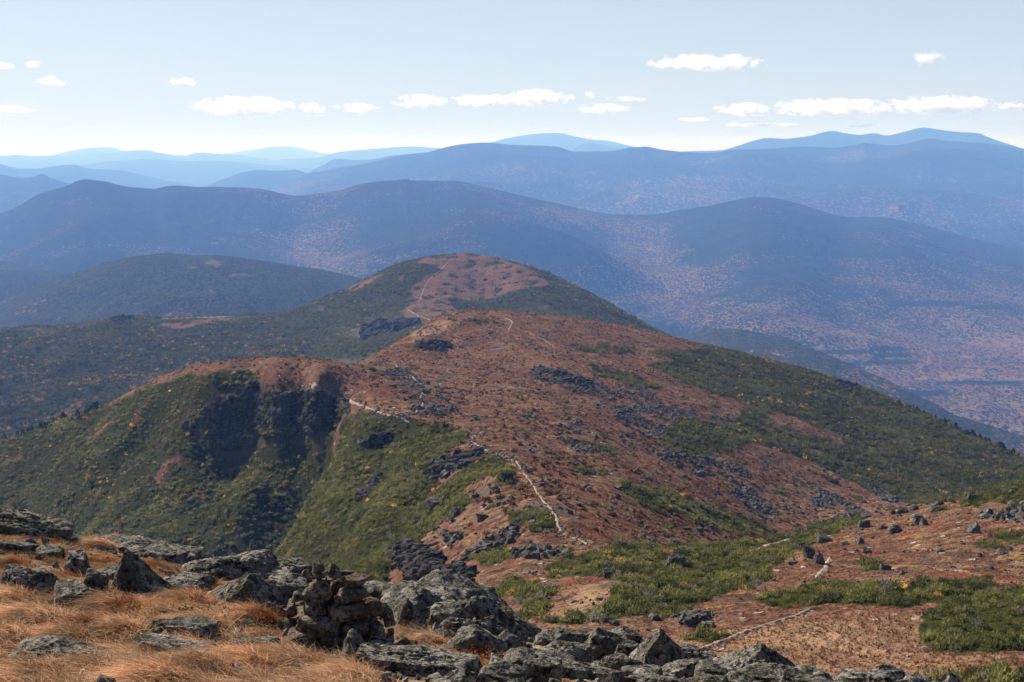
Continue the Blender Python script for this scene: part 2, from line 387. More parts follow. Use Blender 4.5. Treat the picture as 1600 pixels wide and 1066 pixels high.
def cov_H(X, Y, Z, PX, PY):
    a = .05 + .30 * np.clip(fbm(X / 1800, Y / 1800, 4, 71), 0, 1) + .15 * sstep(270, 320, PY) - .1 * sstep(245, 225, PY)
    return np.stack([a, 0 * a, 0 * a], -1)
mountain('mountain', 'long blue mountain wall across the right half under the jagged range',
 [(330,330),(400,305),(440,292),(480,273),(520,266),(560,258.5),(600,251),(640,242),(665,240),(690,232.5),(715,226.5),(740,223.5),(755,223),(790,226),(850,228.5),(870,230),(900,238),(930,239),(960,237.5),(985,232),(1005,231),(1030,234),(1060,238),(1090,240.5),(1120,239),(1150,234.5),(1200,233),(1250,230.5),(1300,232.5),(1330,230),(1355,225.5),(1375,227),(1400,227.5),(1430,222),(1455,218),(1475,221.5),(1510,224),(1550,227),(1600,235),(1700,246),(1800,255)],
 17500, FL, 10500, MAT['forest_far'], cols=900, rows=260, spur=120, spw=1900, jag=4, seed=91, prof=.95, cover=cov_H)
mountain('mountain', 'dark blue wooded foothill in front of the mountain wall at the right', [(1120,345),(1200,322),(1260,303),(1310,295),(1370,291),(1440,296),(1500,300),(1560,310),(1640,318),(1750,330)], 12800, FL, 9800, MAT['forest_far'], cols=400, rows=110, spur=80, spw=900, jag=4, seed=95, prof=1.1, cover=cov_H)
mountain('mountain', 'small dark blue pyramid hill above the wooded saddle', [(900,345),(940,325),(975,307),(1005,293),(1025,298),(1050,309),(1090,322),(1130,340)], 13200, FL, 10300, MAT['forest_far'], cols=240, rows=90, spur=60, spw=700, jag=4, seed=97, prof=1.1, cover=cov_H)

gul = [tuple(P(985, 332, 8800)[:2]), tuple(P(1015, 375, 7900)[:2]), tuple(P(1045, 425, 7000)[:2]), tuple(P(1060, 500, 6000)[:2])]
bow = [tuple(P(470, 330, 8600)[:2]), tuple(P(440, 380, 7400)[:2]), tuple(P(520, 440, 6300)[:2])]
mnd = [tuple(P(780, 400, 7100)[:2]), tuple(P(880, 395, 7000)[:2])]
def carve_G(X, Y, Z, sgn):
    g, p = gauss_line(X, Y, gul, 520); b, q = gauss_line(X, Y, bow, 600); m_, _ = gauss_line(X, Y, mnd, 420)
    return (-150 * g * np.sin(np.pi * np.clip(p * .8 + .1, 0, 1)) - 110 * b * np.sin(np.pi * np.clip(q, 0, 1)) + 120 * m_)
def cov_G(X, Y, Z, PX, PY):
    g, _ = gauss_line(X, Y, gul, 300); n = fbm(X / 900, Y / 900, 4, 23)
    a = -.04 + .17 * np.clip(n, -.5, 1) + .26 * g
    for cx, cy, rx, ry, k in ((480, 380, 60, 45, .30), (520, 415, 70, 30, .32), (610, 400, 50, 20, .2), (890, 345, 70, 18, .28), (925, 425, 50, 14, .28), (1040, 430, 60, 60, .2), (860, 330, 60, 20, .2), (830, 380, 60, 22, -.4), (250, 340, 130, 40, -.3), (1150, 360, 110, 40, -.2)):
        a = a + k * np.exp(-((PX - cx) / rx) ** 2 - ((PY - cy) / ry) ** 2)
    a = a + .52 * sstep(390, 540, PY) * sstep(1000, 1250, PX) + .12 * sstep(1250, 1550, PX) * sstep(380, 430, PY)
    for cx, cy, rx, ry in ((1455, 474, 45, 4), (1540, 480, 30, 3), (1320, 550, 32, 3), (1390, 545, 26, 3), (1395, 555, 26, 3.5), (1390, 566, 36, 3), (1540, 598, 60, 3), (1320, 570, 24, 3), (1430, 615, 40, 4)):
        a = a - 1.2 * np.exp(-((PX - cx) / rx) ** 2 - ((PY - cy) / ry) ** 4)
    return np.stack([a, 0 * a, 0 * a], -1)
mountain('mountain', 'long dark blue wooded mountain across the middle with autumn patches',
 [(-260,390),(-120,365),(0,334),(30,322),(60,304),(85,296),(105,290),(120,283),(133,280),(150,281.5),(165,283.5),(185,289),(210,293),(240,295),(262,291),(275,290),(310,292.5),(345,292),(400,294.5),(440,302),(463,306),(500,302),(530,297),(560,288.5),(590,283.5),(620,281.5),(634,279.5),(645,281.5),(680,283),(710,283),(740,288),(780,296),(830,307),(880,316),(930,325),(970,330),(1010,330),(1060,324),(1110,318),(1150,311),(1180,307.5),(1200,308),(1230,314),(1270,325),(1310,337),(1330,340),(1370,340),(1400,344),(1440,353),(1500,369),(1550,382),(1600,392),(1700,420),(1900,470)],
 9000, FL, 3400, MAT['forest_valley'], cols=1300, rows=620, spur=60, spw=1100, jag=3, seed=61, prof=1.55, cover=cov_G, extra=carve_G)

# ------------------------------------------------------------------ middle hills
def cov_mid(k, spots=(), rocks=()):
    def f(X, Y, Z, PX, PY):
        a = .3 * k - .03 + .10 * fbm(X / 260, Y / 260, 3, 5); r = 0 * a
        for cx, cy, rx, ry, q in spots: a = a + .42 * q * np.exp(-((PX - cx) / rx) ** 2 - ((PY - cy) / ry) ** 2)
        for cx, cy, rx, ry, q in rocks: r = np.maximum(r, np.clip(q * 2 * np.exp(-((PX - cx) / rx) ** 2 - ((PY - cy) / ry) ** 2) - .7 + .9 * fbm(X / 22, Y / 22, 3, 8), 0, 1))
        return np.stack([a, r, 0 * a], -1)
    return f
mountain('hill', 'dim wooded hill at the left edge behind the low dark hill', [(-300,400),(-150,396),(-60,398),(0,408),(40,416),(90,428),(140,441),(220,465)], 6300, -720, 4600, MAT['forest_mid'], cols=200, rows=90, spur=25, spw=350, jag=2, seed=11, cover=cov_mid(.0))
mountain('hill', 'low dark wooded hill at the left edge beside the rounded summit', [(-300,430),(-150,424),(-60,422),(0,423),(30,421.5),(60,424),(110,430),(150,440),(200,456),(260,480)], 5400, -720, 3700, MAT['forest_mid'], cols=260, rows=110, spur=25, spw=350, jag=2, seed=12, cover=cov_mid(-.1, ((40, 440, 40, 10, .35),)))
mountain('hill', 'rounded dark wooded summit with pale ledges on its top', [(-250,560),(-100,520),(0,486),(50,458),(100,437),(130,428),(170,415.5),(200,409),(230,405),(270,403),(300,403.5),(330,403),(365,406),(400,411),(440,416.5),(480,424),(520,433),(555,441),(600,455),(660,478),(740,510)],
 4300, -620, 2500, MAT['forest_mid'], cols=760, rows=320, spur=16, spw=380, jag=1.5, seed=13, prof=.95, cover=cov_mid(-.12, ((220, 490, 90, 18, .55), (60, 480, 60, 20, .6), (150, 470, 60, 25, .3)), ((333, 411, 14, 6, 1), (300, 418, 10, 3, .8), (375, 430, 22, 3, .8), (330, 455, 5, 4, .7), (340, 478, 6, 3, .8), (250, 435, 5, 2, .6))))
mountain('hill', 'grey green wooded spur behind the right skyline in the valley', [(1000,600),(1060,552),(1090,534),(1120,526),(1150,524.5),(1180,528),(1215,537),(1250,548),(1290,564),(1350,590),(1400,612),(1450,636),(1500,660),(1600,692),(1700,720),(1850,760)], 3600, -1000, 2300, MAT['forest_mid'], cols=520, rows=200, spur=14, spw=260, jag=2, seed=14, prof=.8, cover=cov_mid(.42, ((1160, 530, 60, 10, -.6),)),
 Dk=[(1000, 4200), (1150, 4000), (1300, 3600), (1500, 3100), (1850, 2700)])

dome = Sheet(-.48, .30, 900, 2700, 620, 520)
dome.rbf([(1200,600,1800),(1100,552,1860),(1045,526,1900),(1000,505,1950),(950,478,2000),(900,453,2050),(860,434,2100),(820,418,2150),(790,409,2180),(760,403,2210),(720,399,2250),(690,400,2250),(660,405,2230),(640,410,2210),(600,425,2170),(575,440,2150),(550,452,2130),(520,463,2130),(480,478,2140),(450,487,2150),(400,492,2120),(360,495,2080),(300,497,2050),(240,499,2020),(190,497,2000),(140,510,1990),(100,513,1980),(50,515,1965),(0,520,1950),(-100,530,1930),(-220,545,1900),
 (655,462,1980),(640,490,1750),(690,508,1600),(780,500,1800),(880,500,1800),(760,450,2050),(600,480,1900),(560,500,1850),(500,520,1850),(420,525,1880),(350,530,1850),(250,535,1800),(150,545,1750),(50,560,1740),(-60,580,1700),
 (640,540,1480),(560,550,1570),(480,560,1620),(380,565,1650),(280,580,1620),(200,600,1570),(100,640,1480),(0,680,1420),(-100,710,1380),
 (550,600,1400),(400,620,1420),(250,650,1380),(100,710,1300),(0,740,1250),(-150,800,1200),(700,560,1300),(850,590,1300),(1000,620,1300),(1150,680,1300),
 (-100,900,950),(100,850,950),(300,780,950),(500,700,950),(700,660,950),(900,720,950),(1150,800,950),
 (760,445,2500),(640,450,2500),(500,505,2500),(300,535,2500),(100,550,2500),(-100,560,2500),(900,500,2500),(1050,570,2400),(1200,640,2400)], smooth=2e-5)
sl = np.clip((dome.Y - 1000) / 400, 0, 1)
dome.Z += sl * (5 * (ridged(dome.X / 150 + dome.Y / 500, dome.Y / 160, 4, 4) - .3) + 1.2 * fbm(dome.X / 25, dome.Y / 25, 3, 6))
dome.fin()

# ------------------------------------------------------------------ the near ridge, its saddle and the right hillside
near = Sheet(-.48, .48, 50, 1500, 1150, 1150)
NEAR_PTS = [
 (1750,1070,66),(1600,1052,72),(1450,1066,72),(1250,1062,78),(1050,1052,85),(900,1015,95),(820,990,105),
 (1750,950,105),(1600,960,105),(1450,962,105),(1300,962,105),(1150,972,105),(1000,962,110),(880,950,118),(800,950,125),
 (1750,860,140),(1600,880,140),(1450,882,145),(1300,882,155),(1150,890,150),(1000,895,150),(880,900,155),
 (1600,800,190),(1500,812,190),(1400,832,190),(1300,842,190),(1150,855,190),(1000,862,185),
 (1750,716,245),(1670,736,240),(1600,756,235),(1560,767,232),(1520,777,230),(1450,791,228),(1400,801,225),(1350,813,222),(1300,826,218),(1250,840,215),(1190,853,210),
 (1600,796,290),(1450,838,290),(1350,856,290),(1250,876,280),
 (1750,730,600),(1600,764,560),(1550,776,550),(1450,796,500),(1350,818,460),(1250,840,420),(1150,845,340),(1050,848,260),
 (920,852,182),(980,852,200),
 (950,800,250),(1050,812,310),(1150,818,390),(1000,760,340),(900,760,300),(1100,772,430),(1250,792,500),(1400,762,620),(1500,742,680),
 (850,700,380),(950,700,440),(1050,700,520),(1150,700,590),(1250,700,660),(1400,692,760),
 (750,650,480),(850,640,520),(950,640,580),(1050,640,650),(1150,640,720),(1250,640,790),(1350,640,860),
 (650,600,600),(750,590,640),(850,580,690),(950,580,740),(1050,580,820),(1150,592,880),
 (700,540,800),(800,530,830),(900,530,870),(1000,545,900),
 (680,500,950),(710,494,980),(740,490,1000),(800,488,1020),(850,492,1015),(900,498,1010),(950,506,1005),(1000,515,1000),(1050,527,995),(1100,540,990),(1150,552,985),(1200,564,980),(1270,583,970),(1340,603,960),(1400,628,940),(1450,650,920),(1500,673,890),(1550,697,860),(1600,720,830),(1700,765,780),
 (740,522,1200),(900,542,1200),(1100,592,1200),(1340,662,1150),(1480,730,1080),(1600,785,1000),(1700,835,950),
 (740,600,1480),(900,620,1480),(1100,670,1480),(1340,740,1450),(1600,860,1400),(550,640,1300),(300,700,1300),(0,800,1300),
 (640,524,860),(620,535,820),(600,547,775),(580,562,720),(560,573,690),(545,574,680),(500,574,665),
 (450,573,655),(400,570,652),(350,569,655),(300,577,660),(250,598,680),(200,621,700),(160,640,720),(120,656,740),(50,680,760),(0,691,775),(-100,724,800),(-200,760,810),
 (640,570,1000),(545,610,850),(400,615,800),(300,632,800),(200,684,850),(50,744,900),(-100,796,950),
 (870,830,195),(855,790,225),(820,740,295),(760,690,370),(700,665,420),(640,652,455),(545,627,510),(490,602,560),
 (800,800,225),(750,790,260),(700,770,300),(650,740,345),(600,720,390),(560,690,430),
 (750,860,200),(700,850,230),(650,830,270),(600,810,310),(550,790,350),(500,785,390),(530,722,460),
 (700,900,190),(640,900,215),(560,880,280),(500,862,345),(455,852,405),
 (350,895,475),(395,855,488),(430,815,498),(470,765,508),(505,715,520),
 (430,617,578),(480,612,572),(520,622,560),(430,702,560),(480,690,552),(520,672,545),(402,600,600),(365,612,605),(330,630,608),(298,655,612),(400,714,572),(360,716,588),(318,702,598),
 (350,825,515),(300,802,545),(380,765,535),(300,745,580),(250,700,615),(200,680,650),
 (250,862,515),(150,852,560),(50,852,615),(150,762,620),(50,762,690),(0,742,720),(-100,784,760),(-100,884,640),
 (300,935,480),(100,940,540),(500,945,300),(650,965,200),(0,955,560),
 (0,1010,60),(300,1010,60),(600,1030,60),(800,1050,58),(-200,1000,60),(0,985,150),(300,985,150),(550,1000,120),(0,965,300),(300,955,300),
 (1000,1100,55),(1300,1108,55),(1600,1110,55)]
near.rbf(NEAR_PTS, smooth=1e-5)
X, Y, Z = near.X, near.Y, near.Z
near.fin()
GREEN = [
 [(-90,712),(120,655),(250,603),(300,590),(380,580),(410,592),(330,625),(290,650),(300,690),(390,712),(520,690),(560,645),(600,655),(680,668),(735,680),(700,705),(690,735),(780,722),(805,735),(795,760),(720,770),(740,790),(690,815),(650,850),(610,880),(600,920),(350,960),(0,960),(-90,960)],
 [(795,803),(830,795),(865,805),(870,825),(830,830),(800,815)],
 [(1020,548),(1100,545),(1100,540),(1200,561),(1340,600),(1450,645),(1600,715),(1760,780),(1700,800),(1500,782),(1420,790),(1320,752),(1270,722),(1180,690),(1110,715),(1060,705),(1030,690),(1060,655),(1150,665),(1165,632),(1080,603),(1010,570),(1060,565)],
 [(960,755),(1050,768),(1130,798),(1215,832),(1150,838),(1080,818),(1000,790)],
 [(895,690),(960,698),(965,712),(910,706)], [(890,728),(945,738),(940,745),(900,738)],
 [(855,885),(960,852),(1080,857),(1180,853),(1280,817),(1350,803),(1345,815),(1250,855),(1220,885),(1180,908),(1100,948),(1000,962),(920,978),(835,978),(900,955),(980,925),(940,905),(870,905)],
 [(755,925),(800,908),(860,917),(852,942),(812,978),(800,935)],
 [(1170,945),(1290,916),(1400,922),(1480,907),(1560,910),(1557,927),(1400,952),(1300,948),(1240,955)],
 [(1422,985),(1445,955),(1500,932),(1600,925),(1760,915),(1760,1020),(1560,1020),(1470,1016)],
 [(1080,1006),(1120,991),(1160,995),(1140,1011)], [(1430,1075),(1500,1052),(1600,1046),(1760,1050),(1760,1090)],
 [(1325,893),(1350,880),(1375,885),(1345,896)], [(1540,846),(1600,832),(1640,834),(1600,850)], [(1515,862),(1565,852),(1560,866),(1530,868)], [(1500,790),(1545,782),(1540,796)],
 [(890,540),(950,545),(940,552),(900,548)], [(960,540),(990,545),(985,553),(962,550)], [(700,500),(780,502),(770,508)], [(640,572),(655,575),(650,582)],
 [(725,870),(790,860),(815,875),(760,895)], [(640,690),(700,690),(690,705)], [(920,570),(1000,590),(1040,610),(990,605),(930,585)]]
GREEN.append([(255,650),(290,668),(310,700),(400,690),(545,650),(565,660),(520,712),(390,738),(265,748)])
TALUS = [[(820,578),(870,572),(945,600),(945,622),(900,615),(830,592)], [(930,612),(1000,605),(1060,640),(1150,658),(1140,668),(1060,655),(1040,685),(985,680),(960,650)],
 [(870,682),(900,690),(960,712),(955,718),(900,708)], [(860,670),(905,662),(905,685),(880,680)], [(1140,765),(1170,765),(1225,812),(1200,822),(1150,790)], [(1235,755),(1290,765),(1350,800),(1330,812),(1270,790)], [(1340,745),(1410,785),(1390,797)],
 [(690,850),(760,825),(830,815),(800,850),(720,880)], [(670,720),(740,700),(745,725),(680,745)], [(800,860),(900,850),(880,872),(800,885)], [(620,640),(690,620),(720,650),(650,650)], [(1000,700),(1080,710),(1180,740),(1160,760),(1060,735)], [(600,580),(640,575),(670,620),(640,625)],
 [(1020,972),(1110,955),(1115,975),(1030,985)], [(1530,805),(1640,795),(1640,812),(1540,820)]]
STRAW = [[(640,520),(700,497),(725,500),(690,520),(640,535)], [(830,965),(900,930),(960,910),(990,925),(920,960),(870,972)], [(1375,975),(1440,958),(1455,985),(1440,1010),(1385,1000)], [(870,880),(960,870),(940,900),(870,905)], [(290,590),(330,585),(310,600)]]
CLIFFZ = [[(275,665),(320,632),(400,598),(470,606),(545,640),(520,680),(440,690),(395,705),(330,715)]]
jx = 9 * fbm(X / 9, Y / 22, 3, 51) * np.clip(250 / Y, .6, 2.2); jy = 5 * fbm(X / 9, Y / 22, 3, 52) * np.clip(250 / Y, .5, 2)
def zone(polys):
    r = np.zeros(X.shape, bool)
    for p in polys: r |= inpoly(near.PX + jx, near.PY + jy, p)
    return r.astype(float)
def blur(m_, k=2):
    for _ in range(k):
        m_ = (m_ + np.roll(m_, 1, 0) + np.roll(m_, -1, 0) + np.roll(m_, 1, 1) + np.roll(m_, -1, 1)) / 5
    return m_
STRAW.append([(960,1070),(1000,1015),(1100,990),(1200,975),(1330,958),(1400,965),(1400,1000),(1470,1022),(1590,1026),(1590,1048),(1440,1066),(1300,1095),(1000,1095)])
g_ = zone(GREEN); t_ = zone(TALUS) * (fbm(X / 11, Y / 20, 4, 58) > .02); s_ = zone(STRAW); c_ = zone(CLIFFZ)
hole = np.zeros(X.shape, bool)
for p in ([(1200,640),(1240,648),(1305,688),(1250,680),(1205,655)], [(1290,670),(1320,690),(1300,700)], [(466,898),(505,858),(538,815),(546,820),(510,864),(474,900)]):
    hole |= inpoly(near.PX + jx, near.PY + jy, p)
g_ = g_ * (~hole)
g_ = g_ * (fbm(X / 14, Y / 24, 3, 61) > -.78) * (1 - c_)
g_ = np.maximum(g_, (fbm(X / 12, Y / 20, 4, 63) > .83) * (1 - t_) * (1 - s_) * sstep(900, 700, Y))
# gully ribs on the left slope, ledges, hummocks
left = blur(inpoly(near.PX, near.PY, GREEN[0]).astype(float), 6)
rib = ridged((X * .83 + Y * .55) / 34, (Y * .83 - X * .55) / 150, 4, 14)
GL = [[(530,700,515),(500,725,517),(470,765,508),(430,815,498),(395,857,488),(350,895,476)], [(640,700,440),(600,735,410),(560,790,365),(530,830,345),(500,870,340)], [(700,725,360),(665,765,330),(640,800,310),(600,850,285)], [(260,640,655),(200,700,635),(150,770,610),(100,850,585)]]
for gl, dep, wd in zip(GL, (17, 5, 4, 6), (24, 11, 8, 16)):
    gg, gp = gauss_line(X, Y, [tuple(P(*q)[:2]) for q in gl], wd); Z -= dep * gg * sstep(0, .2, gp)
Z += left * 4.0 * (rib - .2) * np.clip(Y / 400, .5, 1.2)
far_k = np.clip((Y - 60) / 100, .25, 1)
Z += far_k * (.9 * fbm(X / 16, Y / 16, 4, 15) + .8 * np.clip(ridged(X / 30, Y / 45, 3, 19) - .35, 0, 1))
Z += t_ * .8 * np.abs(fbm(X / 3, Y / 3, 3, 16))
Z += .12 * fbm(X / 1.4, Y / 1.4, 3, 17) * sstep(260, 120, Y)
near.fin()
rockm = np.clip(t_ + .25 * c_ + .8 * (fbm(X / 20, Y / 30, 4, 66) > .62) * (1 - g_), 0, 1)
near.mesh('hillside', MAT['tundra'], (blur(np.maximum(g_, .8 * c_), 1), blur(rockm, 1), blur(s_, 3) * (.30 + .5 * np.clip(fbm(X / 5, Y / 9, 3, 91) + .3, 0, 1))), label='red heath ridge and right hillside with green scrub running to the flat top')

g2 = dome
PXd, PYd = g2.PX + 6 * fbm(g2.X / 40, g2.Y / 60, 3, 5), g2.PY + 3 * fbm(g2.X / 40, g2.Y / 60, 3, 6)
red = np.zeros(g2.X.shape, bool)
for p in ([(640,412),(680,402),(720,395),(770,400),(830,420),(860,445),(800,455),(760,470),(700,465),(720,500),(690,515),(640,500),(625,485),(650,470),(640,450),(660,440),(690,415)], [(240,510),(300,500),(370,495),(365,500),(290,512)], [(540,450),(600,428),(570,450),(545,460)]): red |= inpoly(PXd, PYd, p)
red = red & (fbm(g2.X / 18, g2.Y / 26, 3, 9) > -.35)
dgreen = 1 - red.astype(float)
drock = np.clip(1.3 * (fbm(g2.X / 26, g2.Y / 26, 4, 10) - .42), 0, 1) * red + np.clip(3 * (fbm(g2.X / 30, g2.Y / 50, 4, 12) - .62), 0, 1)
for cx, cy, rx, ry in ((600, 505, 28, 8), (560, 520, 20, 8), (640, 495, 20, 6), (190, 499, 12, 4), (60, 514, 10, 3), (340, 497, 30, 2), (540, 567, 30, 5)): drock = np.maximum(drock, np.exp(-((g2.PX - cx) / rx) ** 2 - ((g2.PY - cy) / ry) ** 2))
dome.mesh('mountain', MAT['tundra'], (blur(dgreen, 1), np.clip(drock, 0, 1), 0 * dgreen), label='dome shaped summit with red crown and dark wooded flanks beyond the ridge')
# ------------------------------------------------------------------ cliffs: rock faces standing on the steep places of the ridge
def poly_at(poly, u):
    p = np.asarray(poly, float); L = np.r_[0, np.cumsum(np.hypot(*np.diff(p, axis=0).T))]; L /= L[-1]
    return np.interp(u, L, p[:, 0]), np.interp(u, L, p[:, 1])
def ico(sub):
    b = bmesh.new(); bmesh.ops.create_icosphere(b, subdivisions=sub, radius=1); b.verts.ensure_lookup_table()
    v = np.array([x.co[:] for x in b.verts]); f = np.array([[x.index for x in p.verts] for p in b.faces]); b.free(); return v, f
def block_shape(seed, sub=2):
    """one angular joint block"""
    r = np.random.default_rng(seed); v, f = ico(sub); n = np.concatenate([np.eye(3), -np.eye(3), r.normal(size=(5, 3))]) + r.normal(size=(11, 3)) * .16; n /= np.linalg.norm(n, axis=1, keepdims=True)
    d = np.r_[.55 + .35 * r.random(6), .8 + .2 * r.random(5)]; g = np.clip(v @ n.T / d, 0, None); return v / np.maximum(((g ** 26).sum(1) ** (1 / 26.))[:, None], .5), f
BLK = [block_shape(s) for s in range(8)]
LEDGE = []; WRAP = ('shadowed left cliff curving below the heath top of the left knob', 'dark blocky right cliff under the trail along the left knob')
def cliff(sheet, top, base, label, push=2.0, blk=5.0, nu=160, nv=70, seed=1, pull=.55, name='cliff', group=None, blocks=None):
    """a crag: a rough rock face following the ground between two lines, broken into joint blocks and ledges"""
    r = np.random.default_rng(seed); u = np.linspace(0, 1, nu); tx, ty = poly_at(top, u); bx, by = poly_at(base, u)
    ty = ty + 3 * fbm(u * nu / 14., u * 0 + seed, 4, seed); by = by + 6 * fbm(u * nu / 12., u * 0 + seed + 9, 4, seed + 1)
    V = np.zeros((nu, nv + 1, 3)); q = np.linspace(0, 1, nv)[:, None]
    for i in range(nu):
        t3 = sheet.hit(tx[i], ty[i]); b3 = sheet.hit(bx[i], by[i]); e = np.sin(math.pi * min(u[i], 1 - u[i])) ** .5
        tp = t3 * ((b3[1] + (1 - (1 - pull) * e) * (t3[1] - b3[1])) / t3[1])
        V[i, :nv] = b3 * (1 - q) + tp * q; V[i, nv] = t3 + np.array([0, 6., -3.]); V[i, 0] += np.array([0, 2., -2.5])
    pnt = V[:, :nv].reshape(-1, 3); edge = np.minimum(1, 5 * np.minimum(u, 1 - u))[:, None] * np.minimum(1, 6 * (1 - q[:, 0]) + .1)[None]
    d3 = np.stack([fbm3(pnt / blk + 11 * k, 4, seed + k) for k in range(3)], -1).reshape(nu, nv, 3); d3 = .5 * d3 + .5 * np.round(d3 * 3) / 3
    V[:, :nv] += push * .8 * d3 * edge[..., None] + np.array([0, -.5 * push, 0]) * edge[..., None]
    if label in WRAP: pk = V[:, :nv].reshape(-1, 3); ok = (fbm3(pk / 5., 3, seed + 40) + .55 * np.tile(.5 - np.linspace(0, 1, nv), nu) > -.12); pk = pk[ok]; LEDGE.append(pk[r.choice(len(pk), min(2600, len(pk)), replace=False)] + np.array([0, -.25, 0]))
    vs = [V.reshape(-1, 3)]; tri = grid_faces(nu, nv + 1); fs = [np.concatenate([tri[:, [0, 1, 2]], tri[:, [0, 2, 3]]])]; off = len(vs[0])
    L = np.linalg.norm(V[0, nv - 1] - V[-1, nv - 1]); nb = blocks or int(L * 22 / blk)
    for k in range(nb):
        a_ = r.integers(2, nu - 2); b_ = min(nv - 1, int(nv * r.random() ** .8)); c = V[a_, b_]; sz = blk * (.10 + .34 * r.random() ** 2.2); v, f = BLK[r.integers(0, 8)]
        th = r.normal() * .5; cs, sn = math.cos(th), math.sin(th); w_ = v * sz * np.array([1.25, 1., .75 + .5 * r.random()]); w_ = np.stack([w_[:, 0] * cs - w_[:, 1] * sn, w_[:, 0] * sn + w_[:, 1] * cs, w_[:, 2] + .15 * w_[:, 0]], 1)
        vs.append(w_ + c); fs.append(f + off); off += len(v)
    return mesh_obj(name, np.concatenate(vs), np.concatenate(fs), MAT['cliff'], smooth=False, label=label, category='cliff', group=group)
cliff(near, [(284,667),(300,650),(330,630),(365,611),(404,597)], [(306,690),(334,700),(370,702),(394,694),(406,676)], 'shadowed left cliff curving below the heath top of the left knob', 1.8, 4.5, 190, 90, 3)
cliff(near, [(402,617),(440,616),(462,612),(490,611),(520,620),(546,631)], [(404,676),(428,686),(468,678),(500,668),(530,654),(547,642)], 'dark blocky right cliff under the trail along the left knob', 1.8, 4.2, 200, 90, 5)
cliff(near, [(610,856),(625,850),(645,852),(664,864),(690,870)], [(611,890),(630,900),(648,908),(668,904),(690,890)], 'dark rock cliff low on the scrub slope just above the big foreground slab', 1.0, 3, 140, 60, 7)
cliff(near, [(690,905),(705,886),(722,884),(735,893)], [(692,918),(708,922),(725,920),(737,910)], 'small dark crag on the lowest part of the slope above the foreground slab', .7, 2, 90, 40, 8)
cliff(near, [(666,738),(690,716),(722,707),(750,708)], [(672,754),(702,738),(732,730),(752,722)], 'broken dark ledge left of the two hikers, under the path bend', 1.0, 4, 140, 50, 9)
cliff(near, [(862,582),(880,582),(905,590),(925,600)], [(862,590),(880,594),(906,604),(926,610)], 'long black rock outcrop on the red heath below the flat top', 1.6, 4.5, 140, 40, 10)
cliff(near, [(1300,596),(1320,596),(1340,604)], [(1306,605),(1328,609),(1343,610)], 'small black outcrop on the right skyline', 2.0, 5, 70, 26, 11)
cliff(near, [(646,537),(680,532),(704,535)], [(650,545),(680,547),(704,545)], 'dark ledge under the golden grass at the left end of the flat top', 2.0, 5, 90, 26, 12)
cliff(near, [(568,690),(592,678),(612,676)], [(572,700),(596,692),(614,688)], 'small rock step on the green slope below the trail saddle', .9, 3, 70, 30, 13)
cliff(near, [(556,775),(575,760),(592,738)], [(560,786),(580,774),(596,752)], 'narrow grey rock rib in the middle of the green slope', .9, 3, 70, 30, 14)
cliff(dome, [(560,515),(590,503),(625,498),(655,500)], [(566,530),(596,520),(630,512),(656,510)], 'grey crags on the left flank of the dome shaped summit', 5, 14, 120, 40, 15)
cliff(dome, [(176,497),(190,494),(205,496)], [(177,503),(190,504),(206,503)], 'small dark outcrop with pale top on the far wooded shoulder', 4, 8, 60, 24, 16)

# ------------------------------------------------------------------ footpaths laid on the ground
PATHPTS = []
def path(sheet, pts, width, label, lift=.10, seed=1, wob=.5):
    p = []
    for (x0, y0), (x1, y1) in zip(pts[:-1], pts[1:]):
        n = max(3, int(math.hypot(x1 - x0, y1 - y0) / 1.5))
        for k in range(n): p.append((x0 + (x1 - x0) * k / n, y0 + (y1 - y0) * k / n))
    p.append(pts[-1]); p = np.array(p); L = np.arange(len(p))
    p[:, 0] += 1.2 * perlin(L / 5., L * 0 + seed, 3); w3 = np.array([sheet.hit(x, y) for x, y in p])
    k = np.array([1, 2, 3, 2, 1]) / 9.
    for c in (0, 1): w3[2:-2, c] = np.convolve(w3[:, c], k, 'valid')
    tg = np.gradient(w3[:, :2], axis=0); tg /= np.linalg.norm(tg, axis=1, keepdims=True) + 1e-9; nr = np.stack([-tg[:, 1], tg[:, 0]], 1)
    rows = []
    for j, q in enumerate(np.linspace(-1, 1, 7)):
        ww = width * (.8 + 1.5 * wob * perlin(L / 3.5, L * 0 + j * .7, seed + 5)) * q * .5; ww *= np.minimum(1, np.minimum(L + .4, len(L) - .6 - L) / 4)
        xy = w3[:, :2] + nr * ww[:, None]; rows.append(sheet.at(xy[:, 0], xy[:, 1]) + np.array([0, 0, lift * (1.2 - abs(q) * 1.1)]))
    PATHPTS.append((w3, width, sheet))
    return mesh_obj('path', np.stack(rows, 1).reshape(-1, 3), grid_faces(len(p), 7), MAT['path'], kind='structure', label=label)
path(near, [(921,852),(912,847),(900,842),(886,838),(876,830),(872,820),(870,808),(862,797),(852,786),(842,774),(836,764),(829,752),(820,742),(813,730),(806,721),(797,716),(785,711),(768,707)], .62, 'pale trodden trail climbing from the saddle past the two hikers', seed=2)
path(near, [(808,722),(797,716),(783,717)], 2.0, 'bare pale ledge where the trail tops the rise behind the hikers', seed=3)
path(near, [(768,708),(755,700),(744,695),(735,688),(742,681),(752,676),(757,672)], .7, 'pale zigzag of trail above the dark ledge', seed=4)
path(near, [(640,662),(630,655),(618,651),(602,648),(588,643),(570,636),(548,629),(528,620),(508,610),(492,602),(484,600)], .95, 'pale trail crossing the crest of the left knob', .2, 5)
path(near, [(648,650),(652,640),(662,632),(656,622),(662,612),(657,600),(648,592),(640,586),(630,580),(622,575),(616,569)], 1.0, 'pale trail winding up the red heath towards the flat top', .25, 7)
path(near, [(866,542),(856,535),(846,529),(832,523),(818,519)], 1.1, 'faint trail segment under the flat top', .25, 8)
